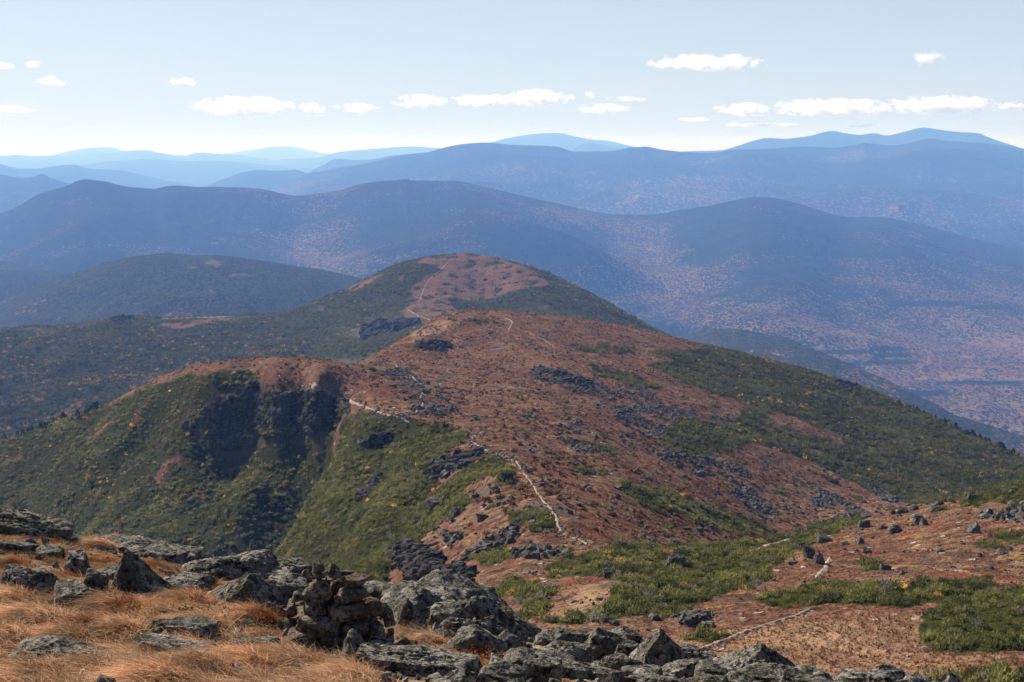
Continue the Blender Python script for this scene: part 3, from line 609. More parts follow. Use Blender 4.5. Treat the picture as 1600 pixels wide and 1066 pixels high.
path(near, [(794,520),(797,512),(802,505),(797,500),(788,497)], 1.3, 'pale trail going over the flat red top', .25, 9)
path(near, [(770,548),(785,544),(800,545)], 2.0, 'short pale bare patch on the red heath', .25, 10)
path(near, [(1090,1018),(1130,1003),(1165,988),(1195,978),(1222,970),(1245,963),(1268,952)], .75, 'sandy trail crossing the tussock bog in the lower right', .14, 11)
path(near, [(1274,905),(1282,896),(1290,887),(1294,878),(1299,870)], .8, 'sandy trail beside the leaning pair of dark boulders', .12, 12)
path(near, [(1184,860),(1200,852),(1216,849),(1236,842)], 1.0, 'bare pale trail end on the hillside left of the skyline boulders', .12, 13)
path(dome, [(712,401),(703,406),(696,414),(690,421),(678,430),(668,440),(662,452),(658,464),(654,472)], 1.5, 'trail zigzagging up the dome shaped summit', .3, 14)
path(dome, [(628,484),(640,486),(655,494),(672,500),(690,507)], 1.8, 'pale trail at the foot of the dome shaped summit', .3, 15)
path(dome, [(250,498),(290,497),(330,495.5),(366,495)], 12.0, 'pale bare ledges along the crest of the far wooded shoulder', .5, 16)

# ------------------------------------------------------------------ vegetation and stones that nobody could count
def clump(sub, seed, jit=.35, tall=1.0, point=.3):
    v, f = ico(sub); r = np.random.default_rng(seed); v = v * (1 + jit * (r.random((len(v), 1)) - .5) * 2)
    z = v[:, 2]; v[:, :2] *= (1 - point * np.clip(z, 0, 1))[:, None]; v[:, 2] = np.where(z < 0, z * .4, z * tall); return v, f
def sprays(n, seed, size=.2, tall=.9):
    """a bush of many small needle sprays through its volume"""
    r = np.random.default_rng(seed); V = []; Fc = []
    for i in range(n):
        d = r.normal(size=3); d[2] = abs(d[2]) * .9 + .05; d /= np.linalg.norm(d); rad = (.45 + .55 * r.random() ** .6) * (.8 + .3 * math.sin(5 * math.atan2(d[1], d[0]) + seed))
        c = d * rad * np.array([1, 1, tall]); o = d + .6 * r.normal(size=3) + np.array([0, 0, .5]); o /= np.linalg.norm(o)
        sd_ = np.cross(o, r.normal(size=3)); sd_ /= np.linalg.norm(sd_); s = size * (.6 + .8 * r.random())
        k = len(V); V += [c - sd_ * s * .45, c + sd_ * s * .45, c + o * s * 1.5]; Fc.append((k, k + 1, k + 2))
    return np.array(V), np.array(Fc)
def inst_tree():
    """node group: place the template pieces of a mesh (tid >= 0) on its loose points (tid < 0)"""
    g = bpy.data.node_groups.new('place_on_points', 'GeometryNodeTree')
    g.interface.new_socket('Geometry', in_out='INPUT', socket_type='NodeSocketGeometry'); g.interface.new_socket('Geometry', in_out='OUTPUT', socket_type='NodeSocketGeometry')
    L = g.links.new
    def nd(t, **kw):
        x = g.nodes.new(t)
        for k, v in kw.items(): setattr(x, k, v)
        return x
    def na(name, typ): x = nd('GeometryNodeInputNamedAttribute', data_type=typ); x.inputs[0].default_value = name; return x.outputs[0]
    gi, go = nd('NodeGroupInput'), nd('NodeGroupOutput'); tid = na('tid', 'INT')
    def sepr(geo, k):
        c = nd('FunctionNodeCompare', data_type='INT', operation='EQUAL'); L(tid, c.inputs['A'] if c.inputs['A'].type == 'INT' else c.inputs[2]); [q for q in c.inputs if q.type == 'INT'][1].default_value = k
        x = nd('GeometryNodeSeparateGeometry'); x.domain = 'POINT'; L(geo, x.inputs[0]); L(c.outputs[0], x.inputs[1]); return x
    p = sepr(gi.outputs[0], -1); jn = nd('GeometryNodeGeometryToInstance')
    for k in range(5): L(sepr(p.outputs[1], k).outputs[0], jn.inputs[0])
    i = nd('GeometryNodeInstanceOnPoints'); L(p.outputs[0], i.inputs['Points']); L(jn.outputs[0], i.inputs['Instance']); i.inputs['Pick Instance'].default_value = True
    L(na('pick', 'INT'), i.inputs['Instance Index']); L(na('scl', 'FLOAT_VECTOR'), i.inputs['Scale']); L(na('rot', 'FLOAT_VECTOR'), i.inputs['Rotation'])
    L(i.outputs[0], go.inputs[0]); return g
IT = inst_tree()
def scatter(name, templates, pos, size, tint, mat, lean=.15, smooth=False, **tags):
    """stuff: small templates placed on many points of the ground, carried by one object"""
    n = len(pos); V = []; Fc = []; tid = []; off = 0
    for t, (v, f) in enumerate(templates): V.append(v); Fc.append(f + off); tid += [t] * len(v); off += len(v)
    V = np.concatenate(V + [pos]); tid = np.array(tid + [-1] * n, np.int32); o = mesh_obj(name, V, np.concatenate(Fc), mat, smooth=smooth, **tags); m_ = o.data; pad = np.zeros((off, 3))
    def at(nm, typ, key, arr): m_.attributes.new(nm, typ, 'POINT').data.foreach_set(key, np.ascontiguousarray(arr).ravel())
    at('tid', 'INT', 'value', tid); at('pick', 'INT', 'value', np.r_[np.zeros(off, np.int32), rng.integers(0, len(templates), n).astype(np.int32)])
    sc = size[:, None] * np.stack([np.ones(n), np.ones(n), .8 + .5 * rng.random(n)], 1); at('scl', 'FLOAT_VECTOR', 'vector', np.r_[pad, sc].astype(np.float32))
    rt = np.stack([lean * rng.normal(size=n), lean * rng.normal(size=n), rng.random(n) * 6.283], 1); at('rot', 'FLOAT_VECTOR', 'vector', np.r_[pad, rt].astype(np.float32))
    at('tint', 'FLOAT_VECTOR', 'vector', np.r_[pad, tint].astype(np.float32))
    o.modifiers.new('place', 'NODES').node_group = IT; return o
def greens(n, pos, sc=30., yellow=.02, dark=.45, red=.006):
    g = fbm(pos[:, 0] / sc, pos[:, 1] / sc, 3, 77) + .5 * rng.normal(size=n)
    q = np.clip(.5 + .6 * g, 0, 1)[:, None] * (1 - dark) + dark * rng.random((n, 1)) * .6
    c = np.array([.026, .032, .013]) * (1 - q) + np.array([.150, .142, .046]) * q
    k = rng.random(n); yl = np.clip(fbm(pos[:, 0] / 60, pos[:, 1] / 60, 3, 81) + .35, 0, 1) * yellow * 2.5
    c = np.where((k < yl)[:, None], np.array([.42, .24, .06]) * (.6 + .6 * rng.random((n, 1))), c); c = np.where((k > 1 - red)[:, None], np.array([.30, .10, .05]), c)
    gr = (rng.random(n) < .06)[:, None]; return np.where(gr, np.array([.12, .105, .085]), c)
def brush(sheet, mask, per, templates, smin, smax, name, label, yellow=.02, dark=.45, nmax=60000, sc=30., red=.006, gain=1.):
    n = int(min(nmax, sheet.area(mask) / per)); pos, i, j = sheet.sample(mask, n); size = smin + (smax - smin) * rng.random(n) ** 1.7
    size = size * (1 + .35 * np.clip(fbm(pos[:, 0] / 15, pos[:, 1] / 15, 2, 5), -1, 1)); pos[:, 2] -= .1 * size
    return scatter(name, templates, pos, size, greens(n, pos, sc, yellow, dark, red) * gain, MAT['needles_i'], kind='stuff', label=label)
SPR = [sprays(170, s, .19, .85) for s in (1, 2, 3)]
SPM = [sprays(64, s, .33, .8) for s in (4, 5, 6)]; SPF = [sprays(30, s, .48, .9) for s in (7, 8, 9)]
CL2 = [clump(2, s, .30, 1.0, .45) for s in (1, 2)]; CL1 = [clump(1, s, .42, 1.15, .5) for s in (1, 2, 3, 4)]
TREE1 = [clump(1, s, .30, 2.1, .75) for s in (5, 6)]
onp = np.ones(X.shape)
for w3, wd, sh in PATHPTS:
    if sh is near:
        for x_, y_, z_ in w3:
            i = int((x_ / y_ - near.a[0]) / (near.a[1] - near.a[0])); j = int((math.log(y_) - near.w[0]) / (near.w[1] - near.w[0])); onp[max(i - 6, 0):i + 7, max(j - 3, 0):j + 3] = 0
gm = blur(g_, 1) * onp; mB = gm * (Y < 255) * (Y > 60)
tB = gm * (Y >= 255) * (Y < 420); lft = (near.X < .0) | (near.PX < 830)
brush(near, mB * (near.PX > 560), .30, SPR, .32, .85, 'scrub', 'low green spruce scrub on the saddle and right hillside', .009, .2, 18000, 9, .002, 2.3)
brush(near, gm * (Y >= 240) * (Y < 400) * (near.PX < 830), .55, SPR, .45, 1.0, 'scrub', 'combed green spruce scrub covering the spur left of the trail', .008, .2, 18000, 18, .004, 2.5)
brush(near, gm * (Y >= 400) * (near.PX < 640), .45, SPM, .6, 1.3, 'scrub', 'dark green stunted spruce covering the steep slope of the left knob', .012, .25, 160000, 26, .003, 2.4)
brush(near, blur(c_, 2) * (fbm(X / 6, Y / 6, 3, 88) > -.12), .32, SPM, .45, 1.1, 'scrub', 'scrub clinging to the ledges of the cliffs', .01, .3, 14000, 18, .003, 2.0)
lp = np.concatenate(LEDGE); scatter('scrub', SPM, lp, .4 + .7 * rng.random(len(lp)), greens(len(lp), lp, 18, .01, .3, .003) * 2.2, MAT['needles_i'], kind='stuff', label='scrub wrapping the ledges of the dark cliffs')
brush(near, gm * (Y >= 255) * (near.PX >= 640) * (Y < 560), .6, SPM, .45, 1.0, 'scrub', 'olive scrub patches on the heath below the right skyline', .01, .3, 30000, 30, .003, 2.1)
brush(near, gm * (Y >= 560) * (near.PX >= 640), .9, SPF, .65, 1.4, 'scrub', 'dark olive scrub covering the long right slope', .025, .4, 150000, 40, .003, 1.8)
dm = blur(dgreen, 1) * (1 - np.clip(drock, 0, 1)) * (dome.PY < 760)
lowd = sstep(500, 640, dome.PY) * (dome.PX < 600)
brush(dome, dm * (1 - .6 * lowd), 2.6, SPF, 1.2, 2.2, 'forest', 'dark spruce forest on the flanks of the dome shaped summit', .012, .3, 200000, 60, .003, 1.7)
brush(dome, dm * lowd * (dome.PX < 480), 5, SPF, 1.5, 2.8, 'forest', 'spruce forest with golden birches on the low slope behind the left knob', .13, .5, 90000, 60, .008, 1.25)

ST = [clump(0, s, .5, .8, .1) for s in (11, 12, 13)] + [clump(1, s, .35, .8, .2) for s in (14, 15)]
def stones(mask, per, smin, smax, label, nmax=20000, power=3, sheet=near, mat='farrock'):
    n = int(min(nmax, sheet.area(mask) / per)); pos, i, j = sheet.sample(mask, n); size = smin + (smax - smin) * rng.random(n) ** power
    pos[:, 2] += .15 * size
    return scatter('stones', ST, pos, size, np.ones((n, 3)), MAT[mat], lean=.5, kind='stuff', label=label)
stones(t_ * (Y > 230), .9, .2, 1.0, 'grey boulder fields lying in the red heath of the ridge', 45000, 2.6)
stones(t_ * (Y <= 230), .5, .15, .8, 'grey broken rocks beside the saddle', 9000, 2.2)
stones((1 - gm) * (Y > 118) * (Y < 230) * (fbm(X / 12, Y / 12, 3, 31) > -.0), 1.8, .05, .36, 'small pale stones strewn over the near hillside', 4500, 4)
stones((1 - gm) * (Y > 230) * (Y < 700) * (fbm(X / 30, Y / 30, 3, 32) > .15), 9, .2, 1.0, 'pale stones strewn over the red heath of the ridge', 9000, 4)

pp = []; ps = []
for w3, wd, sh in PATHPTS[:6]:
    k = rng.integers(0, len(w3), 3 * len(w3)); xy = w3[k][:, :2] + rng.normal(size=(len(k), 2)) * (.8 + .6 * wd); pp.append(near.at(xy[:, 0], xy[:, 1])); ps.append((.10 + .40 * rng.random(len(k)) ** 3) * np.clip(w3[k][:, 1] / 300, .6, 1.6))
pp = np.concatenate(pp); ps = np.concatenate(ps); hk = near.hit(819, 738.5); ok_ = np.hypot(pp[:, 0] - hk[0], (pp[:, 1] - hk[1]) * .35) > 2.2; pp = pp[ok_]; ps = ps[ok_]
scatter('stones', ST, pp, ps, np.ones((len(pp), 3)), MAT['farrock'], lean=.5, kind='stuff', label='broken stones lining the trail along the ridge')
k_ = rng.random(len(pp)) < .45; pq = pp[k_] + rng.normal(size=(int(k_.sum()), 3)) * np.array([.35, .9, 0]); pq = near.at(pq[:, 0], pq[:, 1]); scatter('stones', ST, pq, ps[k_] * .9, np.ones((len(pq), 3)), MAT['path'], lean=.5, kind='stuff', label='pale worn stones trodden along the ridge trail')
def tuft(n, seed, h=1., w=.05, spread=.5, bend=-.3):
    r = np.random.default_rng(seed); V = []; Fc = []
    for i in range(n):
        an = r.random() * 6.283; rr = spread * r.random() * .5; b = np.array([math.cos(an) * rr, math.sin(an) * rr, 0]); o = np.array([math.cos(an) * spread * r.random() + bend * r.random(), math.sin(an) * spread * r.random(), h * (.5 + .5 * r.random())])
        s = np.array([-math.sin(an), math.cos(an), 0]) * w; k = len(V); V += [b - s, b + s, b + o]; Fc.append((k, k + 1, k + 2))
    return np.array(V), np.array(Fc)
bog = inpoly(near.PX, near.PY, [(960,1066),(1000,1010),(1100,985),(1200,972),(1330,955),(1440,960),(1420,990),(1470,1020),(1600,1022),(1600,1050),(1440,1066),(1300,1090),(1000,1090)]).astype(float) * (1 - gm)
heath = (1 - gm) * (Y > 62) * (Y < 215) * (near.PX > 780) * (1 - np.clip(t_, 0, 1))
def heathtint(n):
    q = rng.random((n, 1)); c = np.array([.27, .10, .055]) * (1 - q) + np.array([.44, .26, .14]) * q
    return np.where((rng.random(n) < .2)[:, None], np.array([.10, .05, .035]), c)
FLT = [sprays(40, s, .42, .42) for s in (17, 18, 19)]
for mk, per, s0, s1, nm_, lab in ((onp * (1 - gm) * (1 - t_) * (Y > 215) * (Y < 1060) * (fbm(X / 18, Y / 30, 3, 93) > -.15), 2.2, .35, 1.0, 120000, 'low rust red heath clumps covering the ridge'),):
    n = int(min(nm_, near.area(mk) / per)); pos, i, j = near.sample(mk, n); q = rng.random((n, 1)); c = np.array([.25, .105, .065]) * (1 - q) + np.array([.37, .25, .15]) * q
    k = rng.random(n); c = np.where((k < .16)[:, None], np.array([.06, .04, .026]), c); c = np.where((k > .93)[:, None], np.array([.09, .09, .03]), c)
    scatter('heath', FLT, pos, s0 + (s1 - s0) * rng.random(n) ** 2, c, MAT['needles_i'], kind='stuff', label=lab)
for mk, per, s0, s1, lab in ((bog, .09, .10, .24, 'rust coloured sedge tussocks dotted over the bog in the lower right'), (heath, .42, .10, .26, 'dry red heath and sedge tufts on the right hillside')):
    n = int(min(26000, near.area(mk) / per)); pos, i, j = near.sample(mk, n)
    scatter('sedge', [tuft(16, s, 1.0, .10, .8) for s in (1, 2, 3)], pos, s0 + (s1 - s0) * rng.random(n), heathtint(n), MAT['blade_i'], kind='stuff', label=lab)
# ------------------------------------------------------------------ rocks
def rock_mesh(seed, dims, kind='block', sub=5, rough=1.0, tilt=0.):
    """an angular boulder: smooth-minimum of cutting planes, roughened; kind sets the main planes"""
    r = np.random.default_rng(seed); v, f = ico(sub); nrm = []; dst = []
    def pl(n, d): n = np.array(n, float); nrm.append(n / np.linalg.norm(n)); dst.append(d)
    if kind == 'slab': pl((.12, -.1, 1), .55); pl((0, 0, -1), .7); pl((1, -.3, .1), .95); pl((-1, .1, .2), .95); pl((.2, -1, .15), .8); pl((.6, -.8, .5), .9)
    elif kind == 'peak': pl((.75, -.45, .62), .55); pl((-.85, -.3, .55), .55); pl((.1, .8, .6), .6); pl((-.15, -1, .25), .6); pl((0, 0, -1), .8)
    elif kind == 'dome': pl((0, 0, -1), .7); pl((0, -1, .1), .8); pl((.5, -.2, .9), .85); pl((-.5, -.2, .9), .85)
    else: pl((.1, -.15, 1), .7); pl((.2, -1, .1), .7); pl((1, .2, .1), .8); pl((-1, -.2, .25), .75); pl((0, 0, -1), .8); pl((-.5, -.5, .8), .8)
    for _ in range(9): pl(r.normal(size=3), .72 + .3 * r.random())
    nrm = np.array(nrm); dst = np.array(dst); jt = r.normal(size=nrm.shape) * .12; nrm = nrm + jt; nrm /= np.linalg.norm(nrm, axis=1, keepdims=True)
    pw = 14 if kind == 'dome' else 60
    g = np.clip(v @ nrm.T / dst, 0, None); rad = (g ** pw).sum(1) ** (-1 / pw)
    p = v * np.clip(rad, .3, 1.5)[:, None]; p = p / np.abs(p).max(0) * np.array(dims) / 2
    big = float(np.cbrt(np.prod(dims))); th = r.random() * .9 + .2
    q = p @ np.array([[1, 0, 0], [0, math.cos(th), math.sin(th)], [0, -math.sin(th), math.cos(th)]])
    lay = q * np.array([1.2, 2., 7.]) / big
    d = rough * big * (.022 * fbm3(p / big * 2.2 + seed, 2, seed) + .034 * np.round(3 * fbm3(lay + seed, 2, seed + 2)) / 3 + .014 * fbm3(p / big * 9, 3, seed + 4) + .010 * fbm3(p / big * 34, 2, seed + 6))
    nv = v / np.array(dims); nv /= np.linalg.norm(nv, axis=1, keepdims=True); p = p + nv * d[:, None]
    if tilt: c, s = math.cos(tilt), math.sin(tilt); p = p @ np.array([[c, 0, s], [0, 1, 0], [-s, 0, c]])
    return p, f
def put_rock(name, loc, dims, kind, seed, mat, sub=5, tilt=0., rough=1., parent=None, smooth=True, **tags):
    v, f = rock_mesh(seed, dims, kind, sub, rough, tilt)
    o = mesh_obj(name, v, f, mat, parent=parent, smooth=smooth, **tags); o.location = loc; return o

def fit_top(o, ty, s):
    vv = np.array([q.co[:] for q in o.data.vertices])
    for _ in range(3):
        ww = vv + np.array(o.location[:]); o.location.z += (to_pix(ww[:, 0] / ww[:, 1], ww[:, 2] / ww[:, 1])[1].min() - ty) * s
# summit rocks: px centre, py top, py base, width px, distance, kind, tilt, label
FG = [
 (35,794,850,200,18,'slab',.34,'long slab sloping down at the top left edge above the rust grass'),
 (212,834,873,170,18.5,'slab',.22,'long low slab on the skyline right of the sloping corner slab'),
 (120,858,898,42,14.5,'block',0,'small dark block left of the big triangular boulder'),
 (202,860,930,104,13.8,'peak',0,'big dark triangular boulder among the rust grass at the left'),
 (150,888,922,42,13.2,'block',.1,'squat rock against the left foot of the triangular boulder'),
 (36,884,934,96,12.6,'block',.05,'dark flat topped block at the left edge under the lone brown tussock'),
 (117,905,946,80,12.2,'block',.1,'jagged low rock below the squat rock at the left'),
 (333,868,914,104,16.5,'dome',.2,'rounded rock on the skyline left of the loaf shaped boulder'),
 (396,858,902,90,16.8,'dome',.08,'loaf shaped pale topped boulder on the skyline left of the cairn'),
 (456,870,900,74,18,'slab',.18,'dark slab behind the cairn touching its left top'),
 (386,896,952,150,14.2,'peak',.05,'broad pale pointed boulder below the loaf shaped boulder'),
 (286,897,934,80,14.6,'slab',.2,'flat cracked rock between the triangular and the pale pointed boulder'),
 (237,920,944,60,13.6,'slab',.1,'thin dark rock at the right foot of the triangular boulder'),
 (424,940,974,56,13.2,'slab',.25,'grey rock wedge right behind the combed orange tussock'),
 (272,962,988,116,11.4,'slab',.06,'pale flat slab among the tussocks in the left middle'),
 (258,988,1026,150,10.4,'slab',.1,'pale flat slab nearer the camera with a split edge'),
 (82,992,1036,190,9.9,'slab',.05,'pale gravelly ledge in the lower left grass'),
 (48,1044,1085,70,8.6,'block',.1,'dark rock at the bottom left edge'),
 (392,994,1020,78,11.2,'slab',-.1,'low dark rock left of the cairn foot'),
 (458,895,935,60,14.5,'slab',.15,'grey rock just left of the cairn top row'),
 (684,889,990,285,16.5,'dome',.22,'largest dark dome shaped slab right of the cairn'),
 (780,938,1012,66,15,'block',.0,'steep right end block of the largest slab'),
 (648,918,974,110,14.6,'dome',.15,'rounded dark rock under the largest slab, upper one beside the cairn'),
 (638,934,988,66,13.8,'peak',0,'dark pointed rock right beside the cairn'),
 (738,930,976,92,14.8,'dome',.2,'dark rounded rock at the foot of the largest slab on its right half'),
 (692,940,976,50,14.2,'block',.2,'dark chunk between the two rounded rocks under the largest slab'),
 (551,982,1042,56,11.2,'dome',0,'upright round lichen boulder standing in front of the cairn'),
 (592,994,1028,46,11.5,'block',.2,'dark rock leaning on the upright round lichen boulder'),
 (648,1004,1066,190,10.4,'slab',.12,'broad pale slab in front at the bottom centre'),
 (740,975,1028,108,12.6,'dome',.1,'pale rough humped boulder right of the broad front slab'),
 (782,1020,1062,40,11,'block',0,'small dark block right of the broad front slab'),
 (828,1010,1075,100,10.8,'slab',.1,'pale flat ledge right of the small dark block'),
 (712,1044,1090,110,9.8,'dome',.1,'rough grey rock at the bottom edge below the broad front slab'),
 (680,972,998,46,13.2,'peak',0,'small grey rock in the grass behind the broad front slab'),
 (714,964,988,50,13.6,'slab',.1,'thin grey rock behind the pale humped boulder'),
 (764,962,990,62,13.8,'slab',.05,'flat dark rock left of the steep end block'),
 (800,985,1022,50,13.4,'block',.1,'dark rock below the steep end block'),
 (850,988,1012,40,15.5,'block',.1,'small dark rock at the left end of the right hand rock pile'),
 (888,980,1006,58,15.8,'block',.15,'dark flat topped rock at the back of the right hand rock pile'),
 (882,1000,1030,76,14.5,'slab',.2,'dark slanting rock in the left of the right hand rock pile'),
 (892,1008,1044,72,13.6,'peak',.1,'dark pointed rock low in the left of the right hand rock pile'),
 (942,980,1034,66,14.8,'block',.12,'tall square sided boulder in the right hand rock pile'),
 (978,978,1014,70,15.8,'block',.2,'dark boulder leaning behind the tall square sided boulder'),
 (982,1000,1030,46,14.6,'block',.05,'brown sided chunk between the square boulder and the pyramid boulder'),
 (1030,981,1048,98,13.8,'peak',.0,'sharp pyramid boulder, the tallest of the right hand rock pile'),
 (1070,1005,1046,46,14.6,'block',.25,'smooth sided block on the right of the pyramid boulder'),
 (968,1020,1064,74,12.4,'block',.1,'rough boulder in front of the pyramid boulder'),
 (1010,1024,1052,26,12.8,'peak',0,'little upright stone in front of the pyramid boulder'),
 (1030,1044,1090,116,11.2,'slab',.08,'pale topped slab at the bottom edge under the pyramid boulder'),
 (1184,1005,1060,136,14.2,'peak',.12,'wide dark ridge backed boulder at the bottom right'),
 (1110,1030,1080,56,12.4,'block',.1,'rough grey rock left of the wide ridge backed boulder'),
 (1228,1034,1090,190,11.6,'slab',.08,'long dark slab along the bottom edge at the right'),
 (1276,1040,1080,56,12.2,'dome',.1,'pale knobbly rock on the long dark slab'),
 (1324,1044,1085,50,12.2,'block',.1,'grey knobbly rock right of the pale knobbly one'),
 (1382,1038,1085,86,12.6,'dome',.08,'rounded grey rock at the bottom edge left of the last small peak'),
 (1440,1052,1085,50,12.4,'block',.1,'low rock just left of the last small peak at the bottom'),
 (1484,1049,1082,44,12.8,'peak',0,'last small peaked rock at the bottom right edge'),
 (905,1030,1085,130,11.6,'slab',.06,'pale ledge at the bottom edge under the right hand rock pile'),
 (1160,1048,1095,80,11.0,'block',.1,'dark rock at the bottom edge between the grey rock and the long slab'),
 (560,1046,1090,70,9.6,'slab',.05,'small pale flat rock at the bottom edge near the cairn grass'),
]
fg = Sheet(-.62, .62, 2.6, 62, 520, 420)
pts = [(r_[0], r_[2] - 2, r_[4]) for r_ in FG if r_[2] < 1066]
pts += [(-400,1066,7.5),(-150,1066,7.8),(100,1066,8),(300,1066,8.4),(450,1066,8.8),(520,1035,10.6),(480,1015,11.8),(600,1010,12),(-200,930,12.5),(-300,860,16),(-150,835,17.5),(60,845,16.6),(160,872,16),(260,880,16),(20,960,11.6),(100,965,11.6),(200,985,11.3),(330,985,11.8),(400,965,12.6),(320,1040,9.4),(150,1010,10.6)]
pts += [(x, 1190, 5.4) for x in (-400, 0, 400, 800, 1200, 1700, 2000)] + [(x, 1600, 3.2) for x in (-400, 200, 800, 1400, 2000)] + [(x, y, 9.3) for x, y in ((700,1072),(900,1074),(1100,1078),(1300,1082),(1600,1092),(1900,1110))]
pts += [(-300,862,20),(0,838,20.5),(150,862,21),(300,900,21),(450,915,21),(600,940,21),(750,985,20),(900,1030,19),(1100,1062,18),(1300,1078,17),(1500,1088,17),(1900,1110,17)]
pts += [(x, y, 32) for x, y in ((-300,960),(0,950),(300,985),(600,1040),(900,1090),(1200,1105),(1600,1120),(1900,1130))] + [(x, y, 62) for x, y in ((-300,1040),(0,1030),(300,1040),(600,1070),(900,1100),(1200,1120),(1600,1120),(1900,1120))]
fg.rbf(pts, K=2.2, smooth=4e-3, cn=100, cr=120)
fg.Z += (.035 * fbm(fg.X / .9, fg.Y / .9, 4, 41) + .02 * fbm(fg.X / .16, fg.Y / .16, 3, 42)) * sstep(62, 25, fg.Y)
fg.fin()
fg.mesh('summit_ground', MAT['soil'], None, label='stony summit ground under the foreground rocks and dry grass')
for i, (cx, ty, by, wpx, D, kind, tilt, lab) in enumerate(FG):
    s = D / F; wd = wpx * s * 1.16; hv = (by - ty) * s; h = hv * 1.55 if kind != 'slab' else hv * 1.45; dp = max(wd * .75, h * .9) if kind != 'slab' else max(wd * .62, h)
    c = P(cx, ty, D); loc = (float(c[0]), float(c[1]), float(c[2]))
    o = put_rock('rock', loc, (wd, dp, h), kind, 100 + i, MAT['rock'], 6 if wpx > 60 else 5, -tilt * .75, label=lab, category='rock', group='summit rocks in the foreground'); fit_top(o, ty, s)

FB = [(248,868,292),(300,884,325),(345,905,80),(420,905,90),(300,915,60),(250,945,60),(180,905,60),(440,915,70),(520,905,80),(590,905,80),(620,965,60),(560,960,60),(610,1040,70),(690,1000,60),(735,1000,50),(820,985,60),(840,1000,60),(920,1000,70),(960,1010,60),(1000,1010,60),(1050,1020,70),(1090,1024,70),(1140,1030,60),(1000,1060,80),(1060,1060,80),(930,1060,80),(860,1050,80),(780,1066,80),(1200,1066,70),(1260,1060,70),(1340,1060,70),(1420,1064,60),(20,862,70),(75,870,60),(60,905,50),(100,920,40),(330,880,60),(365,880,60),(480,888,50),(700,985,46),(760,985,50),(555,1000,40),(520,1040,40)]
for i, (cx, by, wpx) in enumerate(FB):
    wpx = min(wpx, 90); b = fg.hit(cx, by); D = b[1]; w_ = wpx * D / F * (.9 + .3 * rng.random()); h = w_ * (.35 + .25 * rng.random())
    put_rock('rock', (float(b[0]), float(b[1]), float(b[2] + .02)), (w_, w_ * .8, h), ('slab', 'block', 'dome', 'slab')[i % 4], 700 + i, MAT['rock'], 5, float(rng.normal() * .15), label='low weathered ledge rock jammed between the larger foreground rocks', category='rock', group='ledge rocks between the foreground rocks')

# ------------------------------------------------------------------ the cairn: rect of each stone in zoomed pixels (x0, y0, x1, y1), depth shift
cz, CD = 4.933, 12.0
c0 = P(535, 1018, CD); cairn = empty('cairn', [float(q) for q in c0], label='stacked stone cairn in the rust grass at the left of centre', category='cairn')
CS = [(280,135,385,232,.0,'block'),(283,222,383,268,-.02,'slab'),(385,122,502,280,-.02,'peak'),(490,200,605,256,.06,'slab'),(198,196,284,252,.0,'block'),(234,248,292,296,.0,'block'),
 (270,262,440,350,.0,'block'),(420,268,560,345,.05,'block'),(485,240,735,322,-.02,'slab'),(193,330,442,462,-.04,'block'),(448,318,745,450,-.08,'block'),(720,330,825,418,.12,'slab'),
 (130,368,215,455,.04,'block'),(80,440,172,575,.06,'block'),(203,440,395,550,-.06,'block'),(392,448,710,595,-.12,'block'),(640,402,840,570,.0,'block'),(790,450,880,570,.12,'block'),
 (158,552,495,722,-.16,'slab'),(498,585,722,725,-.14,'block'),(690,590,860,765,-.06,'block'),(825,485,920,645,.08,'block'),(840,645,920,752,.05,'block'),(68,570,205,660,.0,'block'),(50,640,150,712,-.05,'peak'),
 (66,652,318,838,-.2,'block'),(330,705,490,800,-.2,'slab'),(470,700,560,800,-.15,'block'),(20,750,110,830,-.1,'block'),
 (240,250,600,420,.16,'block'),(170,380,760,640,.16,'block'),(110,560,840,830,.16,'block'),(300,330,560,470,.25,'block'),(250,450,560,620,.28,'block'),(520,440,800,620,.3,'block'),(230,580,620,800,.3,'block'),(560,590,860,800,.3,'block'),(330,260,640,380,.25,'slab'),(120,500,320,720,.25,'block')]
for i, (x0, y0, x1, y1, dy, kind) in enumerate(CS):
    k = CD / F / cz; w_, h_ = (x1 - x0) * k * 1.07, (y1 - y0) * k * 1.06
    c = P(430 + (x0 + x1) / 2 / cz, 850 + (y0 + y1) / 2 / cz, CD + dy) - c0
    put_rock('stone', [float(q) for q in c], (w_, max(w_ * .7, h_ * 1.1), h_), kind, 300 + i, MAT['cairn'], 5, float(rng.normal() * .07), .75, parent=cairn)

